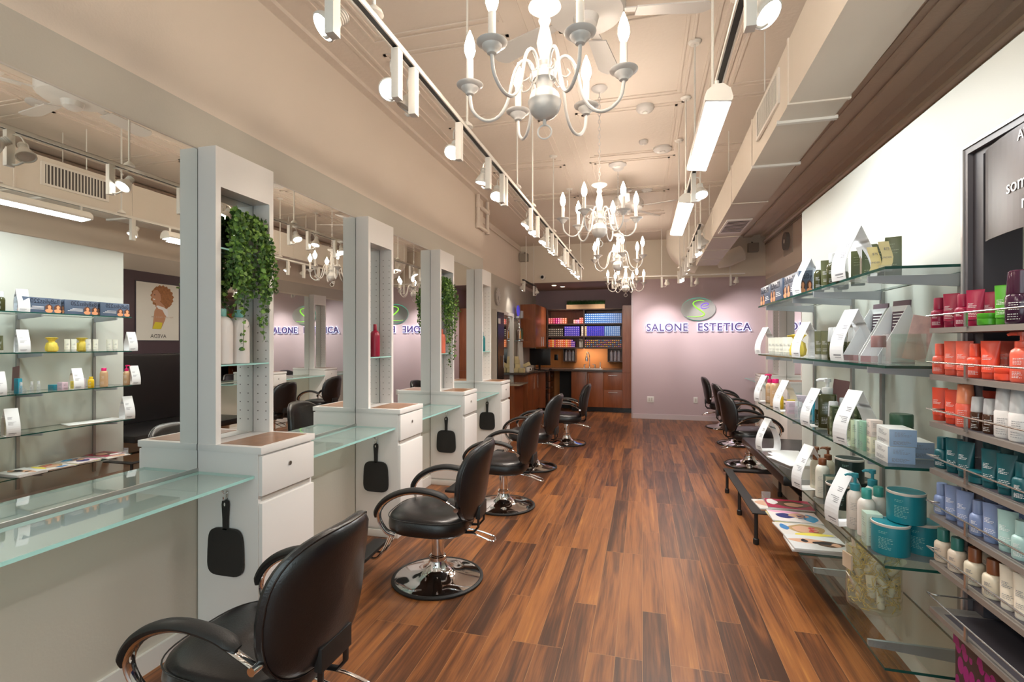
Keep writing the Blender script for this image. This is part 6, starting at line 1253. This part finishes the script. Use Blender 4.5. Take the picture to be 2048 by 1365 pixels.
# ================================================================ CHANDELIERS
M_bulb = mat('flame_bulb', (1, 0.9, 0.75), 0.4, emit=(1.0, 0.82, 0.62), es=60.0)
def chandelier(x, y, rz, label, sc=1.0):
    zb = 2.345
    t = thing('chandelier', (x, y, zb), label, 'chandelier', 'white six-arm chandeliers', rz)
    b = MB(); b.lathe([(0.002, 0.0), (0.018, 0.002), (0.038, 0.012), (0.053, 0.029), (0.060, 0.048), (0.062, 0.062), (0.0635, 0.064), (0.0635, 0.068), (0.060, 0.070), (0.056, 0.088), (0.046, 0.104), (0.030, 0.115), (0.030, 0.132), (0.036, 0.145), (0.044, 0.150), (0.044, 0.175), (0.030, 0.185), (0.022, 0.20), (0.028, 0.215), (0.018, 0.235), (0.024, 0.26), (0.030, 0.29), (0.022, 0.33), (0.016, 0.355), (0.024, 0.375), (0.018, 0.385), (0.018, 0.40), (0.045, 0.412), (0.062, 0.425), (0.060, 0.43), (0.02, 0.432), (0.006, 0.45)], 32); b.build('turned_column', M_chand, t)
    b = MB(); b.tube([(0.0, 0, 0.0), (0, 0, -0.022)], 0.007, 8); b.tube([(0.026*cos(a), 0, -0.046+0.026*sin(a)) for a in [2*pi*k/24 for k in range(25)]], 0.0035, 8, caps=False); b.build('finial_ring', M_chand, t)
    b = MB(); z = 0.455; k = 0
    while z < ZC - zb - 0.05:
        pts = []
        for j in range(13):
            a = 2*pi*j/12; u, w = 0.009*cos(a), 0.019*sin(a); pts.append((u, 0, z+w) if k % 2 == 0 else (0, u, z+w))
        b.tube(pts, 0.0022, 5, caps=False); z += 0.030; k += 1
    b.build('chain', M_chand, t); b = MB(); b.lathe([(0.012, ZC-zb-0.04), (0.05, ZC-zb-0.022), (0.065, ZC-zb-0.003)], 28); b.build('ceiling_canopy', M_chand, t)
    for k in range(6):
        a = 2*pi*k/6; M4 = Matrix.Rotation(a, 4, 'Z')
        P = smoothstep_pts([(0.038, 0, 0.165), (0.050, 0, 0.215), (0.082, 0, 0.232), (0.115, 0, 0.190), (0.145, 0, 0.075), (0.185, 0, 0.022), (0.235, 0, 0.018), (0.280, 0, 0.058), (0.292, 0, 0.115), (0.292, 0, 0.130)], 6)
        b = MB(); b.tube([M4 @ p for p in P], 0.0065, 9)
        b.tube([M4 @ p for p in smoothstep_pts([(0.05, 0, 0.17), (0.08, 0, 0.155), (0.095, 0, 0.17), (0.085, 0, 0.185)], 4)], 0.003, 6); b.tube([M4 @ p for p in smoothstep_pts([(0.04, 0, 0.155), (0.06, 0, 0.12), (0.085, 0, 0.115), (0.085, 0, 0.14)], 4)], 0.003, 6)
        arm = b.build('arm', M_chand, t); c = M4 @ Vector((0.292, 0, 0))
        b = MB(); b.lathe([(0.008, 0.118), (0.016, 0.122), (0.020, 0.132), (0.030, 0.138), (0.034, 0.148), (0.050, 0.156), (0.052, 0.160), (0.030, 0.158), (0.002, 0.156)], 28, (c.x, c.y, 0)); b.build('drip_cup', M_chand, arm)
        b = MB(); b.lathe([(0.0135, 0.157), (0.0135, 0.258), (0.008, 0.262)], 16, (c.x, c.y, 0)); b.build('candle_sleeve', mat('candle_sleeve', (0.85, 0.80, 0.74), 0.4), arm)
        b = MB(); b.lathe([(0.008, 0.258), (0.015, 0.272), (0.0215, 0.292), (0.0205, 0.314), (0.014, 0.340), (0.007, 0.358), (0.0015, 0.372)], 14, (c.x, c.y, 0)); b.build('flame_bulb', M_bulb, arm)
    return t
CHD = [(-0.358, 1.86, 4, 'nearest white chandelier, cut by the top edge'), (-0.335, 4.06, 12, 'second white chandelier, over the aisle'), (-0.277, 5.97, -18, 'third white chandelier, below the farther fan'), (-0.27, 8.5, 8, 'smallest and farthest white chandelier before the alcove')]
c0 = None
for (x, y, a, lb) in CHD:
    if c0 is None: c0 = chandelier(x, y, R(a), lb)
    else: c = copy_tree(c0); c.location = (x, y, c0.location.z); c.rotation_euler = (0, 0, R(a)); c['label'] = lb
# the candle bulbs of each chandelier also throw their light from a ring of small lamps
for (x, y, a, lb) in CHD:
    for k in range(6):
        an = R(a) + 2*pi*k/6
        light('candle_bulb_light', 'POINT', (x+0.292*cos(an), y+0.292*sin(an), 2.345+0.31), 8.5, WARM, 0.027)

# ================================================================ FANS, DUCT, PIPES, DETECTORS
def fan(x, y, z, rz, label):
    t = thing('ceiling_fan', (x, y, z), label, 'ceiling fan', 'white ceiling fans', rz)
    b = MB(); b.lathe([(0.03, 0.15), (0.10, 0.14), (0.19, 0.12), (0.215, 0.08), (0.215, 0.02), (0.20, 0.0), (0.11, -0.01), (0.07, -0.02), (0.06, -0.06), (0.04, -0.075), (0.002, -0.078)], 40); b.build('motor_housing', M_chand, t)
    b = MB(); b.lathe([(0.018, 0.14), (0.018, ZC-z-0.02), (0.06, ZC-z-0.018), (0.07, ZC-z-0.001)], 20); b.build('downrod', M_chand, t)
    for k in range(5):
        a = 2*pi*k/5; M4 = Matrix.Rotation(a, 4, 'Z') @ Matrix.Translation((0, 0, 0.005)) @ Matrix.Rotation(R(12), 4, 'X')
        b = MB(); n = 14; pr = []
        for i in range(n+1): s = i/n; pr.append((0.27+0.40*s, 0.055+0.02*s - 0.05*max(0, (s-0.85)/0.15)**2))
        pts = [(x_, -w_, 0) for x_, w_ in pr] + [(x_, w_, 0) for x_, w_ in reversed(pr)]
        b.poly([M4 @ Vector(p) for p in pts], M4.to_3x3() @ Vector((0, 0, 0.007))); bl = b.build('blade', M_chand, t, smooth=False)
        b = MB(); b.poly([M4 @ Vector(p) for p in ((0.18, -0.02, 0.008), (0.34, -0.035, 0.008), (0.34, 0.035, 0.008), (0.18, 0.02, 0.008))], M4.to_3x3() @ Vector((0, 0, 0.006))); b.build('blade_iron', M_chand, bl, smooth=False)
    return t
f0 = fan(-0.30, 2.75, 3.30, R(10), 'white ceiling fan partly cut by the top edge, behind the nearest chandelier'); f1 = copy_tree(f0); f1.location = (-0.20, 6.85, 3.30); f1.rotation_euler = (0, 0, R(-20)); f1['label'] = 'white ceiling fan beyond the second chandelier'
# rectangular duct, slightly skewed to the wall
t = thing('air_duct', (0.9, 1.0, 2.81), 'long rectangular painted air duct hung under the ceiling', 'duct')
ya, yb_ = -1.5, 9.0; fx = lambda y: 0.758 + (0.88-0.758)*(y-2.15)/(9.0-2.15); wx = lambda y: 0.285 + (0.33-0.285)*(y-2.15)/(9.0-2.15)
def dpt(y, s, z): return (fx(y)+s*wx(y)-0.9, y-1.0, z-2.81)
b = MB(); b.loft([[dpt(y, 0, 2.81), dpt(y, 1, 2.81), dpt(y, 1, 3.16), dpt(y, 0, 3.16)] for y in (ya, 9.0)]); b.build('duct_body', M_duct, t, smooth=False)
for y in (0.6, 2.0, 3.02, 4.05, 5.05, 6.6, 7.5, 8.3):
    b = MB(); e = 0.008; b.loft([[dpt(q, -e/wx(q), 2.81-e), dpt(q, 1+e/wx(q), 2.81-e), dpt(q, 1+e/wx(q), 3.16+e), dpt(q, -e/wx(q), 3.16+e)] for q in (y, y+0.018)]); b.build('seam_flange', M_duct, t, smooth=False)
for y in (3.25, 4.02): 
    b = MB(); b.loft([[dpt(q, -0.03, 2.795), dpt(q, 1.06, 2.795), dpt(q, 1.06, 2.815), dpt(q, -0.03, 2.815)] for q in (y, y+0.03)]); b.build('support_strap', M_wtrim, t, smooth=False)
for y in (3.6, 5.2, 6.9, 8.6):
    b = MB(); p = dpt(y, -0.02, 3.16); b.tube([p, (p[0], p[1], ZC-2.81)], 0.005, 6); p = dpt(y, 1.02, 3.16); b.tube([p, (p[0], p[1], ZC-2.81)], 0.005, 6); b.build('hanger_rod', M_fixture, t)
def grille_side(y0, y1):
    b = MB(); x = fx(y0)-0.9-0.012
    for q in ((y0, y1, 2.905, 2.925), (y0, y1, 3.095, 3.115), (y0, y0+0.03, 2.925, 3.095), (y1-0.03, y1, 2.925, 3.095)): b.box(x, x+0.014, q[0]-1.0, q[1]-1.0, q[2]-2.81, q[3]-2.81)
    g = b.build('air_grille', M_fixture, t, smooth=False)
    b = MB(); b.box(x+0.003, x+0.0135, y0+0.03-1, y1-0.03-1, 0.115, 0.285); b.build('grille_dark', mat('grille_dark', (0.06, 0.05, 0.045), 0.7), g)
    b = MB(); n = int((y1-y0-0.06)/0.028)
    for i in range(n): yy = y0+0.03+0.028*(i+0.5)-1.0; b.box(x-0.0005, x+0.003, yy-0.005, yy+0.005, 0.115, 0.285)
    b.build('grille_louvres', M_fixture, g, smooth=False)
grille_side(3.22, 3.80); grille_side(0.3, 0.9)
b = MB(); y0, y1 = 5.7, 6.35; p = fx(6.0)-0.9; b.box(p+0.04, p+0.29, y0-1, y1-1, -0.014, -0.0005); g = b.build('air_grille', M_fixture, t); b = MB()
for i in range(9):
    b.box(p+0.06, p+0.27, y0-1+0.05+0.062*i, y0-1+0.075+0.062*i, -0.016, -0.013)
b.build('grille_slots', mat('grille_dark', (0.06, 0.05, 0.045), 0.7), g, smooth=False)
t = thing('round_duct', (0.8, 9.55, 2.8), 'big round painted duct elbow dropping from the ceiling before the mauve wall', 'duct')
b = MB(); P = smoothstep_pts([(0.02, 0, 0.78), (0.02, 0, 0.62), (0.06, 0, 0.50), (0.20, 0, 0.44), (0.36, 0, 0.46), (0.50, 0, 0.50)], 6)
b.loft([[(p.x + 0.40*cos(2*pi*k/40)*(1-0.0), p.y + 0.33*sin(2*pi*k/40), p.z) for k in range(40)] for p in [Vector((0.02, 0, 0.75)), Vector((0.02, 0, 0.45))]] + [[(0.02+0.15*s*s + (0.40-0.10*s)*cos(2*pi*k/40)*math.cos(s*1.35), (0.33)*math.cos(s*1.35)*sin(2*pi*k/40), 0.45-0.38*sin(s*1.35)+0.12*s*cos(2*pi*k/40)) for k in range(40)] for s in [0.15, 0.3, 0.45, 0.6, 0.75, 0.9, 1.0]]); b.build('elbow', M_duct, t)
b = MB(); b.tube([(0.15, 0.0, 0.42), (0.55, 0.0, 0.42)], 0.30, 32); b.build('collar', M_duct, t)
t = thing('round_duct', (1.62, 9.2, 2.95), 'short capsule-shaped round duct stub between the rectangular duct and the wall', 'duct'); b = MB(); b.tube(smoothstep_pts([(-0.35, 0.1, -0.02), (-0.2, 0.05, 0.0), (-0.05, 0, 0.06), (0.05, 0, 0.10)], 5), [0.13]*14+[0.11, 0.07], 24); b.build('duct_body', M_duct, t)
# wall piping
t = thing('wall_pipe', (XR-0.05, 3.6, 3.40), 'painted pipe looping along the top of the right wall', 'pipe', 'painted wall pipes')
b = MB(); b.tube([(0, -4.0, 0), (0, 6.6, 0)], 0.022, 12); b.tube(smoothstep_pts([(0.0, -0.2, 0.0), (0, -0.45, -0.03), (0, -0.6, -0.14), (0, -0.58, -0.45), (0, -0.58, -0.85)], 6), 0.03, 12); b.build('pipe_run', M_ceil, t); b = MB(); b.tube([(0.02, -3.5, -0.085), (0.02, 6.6, -0.045)], 0.008, 8); b.tube([(0.02, -3.5, -0.12), (0.02, 6.6, -0.065)], 0.006, 8); b.build('cables', mat('cable_tan', (0.30, 0.24, 0.18), 0.6), t)
b = MB(); b.box(1.45, 1.60, YF, YB, ZC-0.06, ZC-0.0095, 0.01); b.box(1.85, 2.0, YF, YB, ZC-0.045, ZC-0.0095, 0.01); struct(b.build('trim_cornice', M_ceil))
t = thing('wall_pipe', (XL+0.03, 6.45, 3.1), 'painted sprinkler pipe elbows by the left wall corner', 'pipe', 'painted wall pipes')
b = MB()
for q in ([(0, 0, 0.42), (0, 0, 0.0)], [(0, 0.0, 0.28), (0.0, 0.42, 0.28)], [(0.0, 0.42, 0.43), (0.0, 0.42, -0.02)], [(0, -0.03, 0.0), (0, 0.44, 0.0)]): b.tube(q, 0.028, 12)
for q in ((0, 0, 0.28), (0, 0.42, 0.28), (0, 0, 0), (0, 0.42, 0)): b.lathe([(0.001, -0.04), (0.036, -0.035), (0.036, 0.035), (0.001, 0.04)], 16, q)
b.build('pipe_fittings', M_ceil, t)
t = thing('wall_pipe', (XLF+0.03, 6.9, 3.43), 'thin painted pipe running along the top of the far left wall', 'pipe', 'painted wall pipes'); b = MB(); b.tube([(0, 0, 0), (0, 3.3, 0)], 0.014, 10); b.build('pipe_run', M_ceil, t)
def det(x, y, r, h, label, nm='smoke_detector', cat='detector'):
    t = thing(nm, (x, y, ZC), label, cat, 'round ceiling fittings'); b = MB(); b.lathe([(r, 0), (r, -h*0.5), (r*0.85, -h*0.8), (r*0.5, -h), (0.001, -h)], 28); b.build('housing', M_chand, t); b = MB(); b.lathe([(r*0.3, -h*0.99), (r*0.28, -h*1.15), (0.001, -h*1.15)], 16); b.build('centre_button', M_fixture, t)
det(0.021, 4.475, 0.075, 0.05, 'round white smoke detector with dark gap, nearest of three in a row'); det(0.203, 5.472, 0.095, 0.04, 'largest round white ceiling fitting, near the linear panel'); det(0.01, 5.234, 0.045, 0.035, 'smallest round ceiling fitting between the two detectors'); det(-0.363, 3.274, 0.06, 0.05, 'round white detector seen beyond the near fan')
det(0.06, 6.9, 0.07, 0.03, 'round white fitting near the far fan'); det(-0.276, 5.83, 0.10, 0.03, 'decorative round ceiling rose', 'ceiling_rose', 'ceiling rose'); det(0.60, 3.1, 0.09, 0.03, 'round plate holding a rod near the near linear panel', 'ceiling_plate', 'plate')
def round_on_wall(x, y, z, axis, r, label, nm, cat, m1, m2, th):
    t = thing(nm, (x, y, z), label, cat); b = MB(); b.disc((0, 0, 0), r, axis, 28, th); b.build('housing', m1, t); c = (th, 0, 0) if axis == 'X' else (0, th, 0); b = MB(); b.disc(c, r*0.55, axis, 20, th*0.3); b.build('lens', m2, t)
round_on_wall(-2.02, YB, 2.88, 'Y', 0.055, 'round white security camera with a dark lens above the alcove', 'security_camera', 'camera', M_fixture, M_black, -0.06)
t = thing('wall_speaker', (XR, 8.78, 3.12), 'oval grey speaker on a square plate high on the right wall', 'speaker'); b = MB(); b.box(-0.012, 0, -0.24, 0.24, -0.21, 0.24); b.build('mounting_plate', mat('plate_beige', (0.56, 0.50, 0.43), 0.5), t); b = MB(); b.disc((-0.012, 0, 0), 0.14, 'X', 32, -0.05); b.build('grille', mat('speaker_grey', (0.22, 0.21, 0.20), 0.6), t); b = MB(); b.disc((-0.062, 0, 0), 0.035, 'X', 16, -0.006); b.build('cone_cap', M_fixture, t)
for x, y, s, lb in ((2.0, YB-0.12, -1, 'small grey corner speaker at the right end of the back wall'), (-2.4, YB-0.12, 1, 'small grey corner speaker at the left end of the back wall')):
    t = thing('corner_speaker', (x, y, 3.32), lb, 'speaker', 'corner speakers'); b = MB(); b.box(-0.09, 0.09, -0.06, 0.06, -0.11, 0.05, 0.006); b.build('speaker_case', mat('speaker_beige', (0.28, 0.25, 0.21), 0.6), t); b = MB(); b.tube([(0, 0, 0.05), (0, 0.11, 0.09)], 0.012, 8); b.build('bracket', M_blackmetal, t)
# bottles in the station niches
K('white_big', P_bottle((0.74, 0.70, 0.68), (0.20, 0.48, 0.46), 0.105, 0.29, 0.86, 0.42, mat('print_leaf', (0.42, 0.48, 0.46), 0.6)))
K('red_big', P_bottle((0.28, 0.004, 0.03), (0.30, 0.005, 0.03), 0.078, 0.265, 0.80, 0.36)); K('coral_big', P_bottle((0.85, 0.20, 0.12), (0.85, 0.20, 0.12), 0.078, 0.265, 0.80, 0.36)); K('teal_big', P_bottle((0.005, 0.16, 0.18), (0.005, 0.16, 0.18), 0.078, 0.265, 0.80, 0.36))
put('white_big', 'product_bottle', 'bottle', (-2.120, YS[0]+0.20, 1.39), R(-60), 'large white bottle with aqua cap in the nearest niche'); put('red_big', 'product_bottle', 'bottle', (-2.115, YS[1]+0.175, 1.39), R(-60), 'large dark red bottle on the glass shelf of the second niche')
put('coral_big', 'product_bottle', 'bottle', (-2.115, YS[2]+0.15, 1.39), R(-60), 'large coral bottle below ivy in the third niche'); put('teal_big', 'product_bottle', 'bottle', (-2.115, YS[3]+0.14, 1.39), R(-60), 'large teal bottle on the glass shelf of the last niche')
put('white_big', 'product_bottle', 'bottle', (-2.120, YS[0]+0.085, 1.39), R(-60), 'white bottle with aqua cap next to the niche side, farther left')
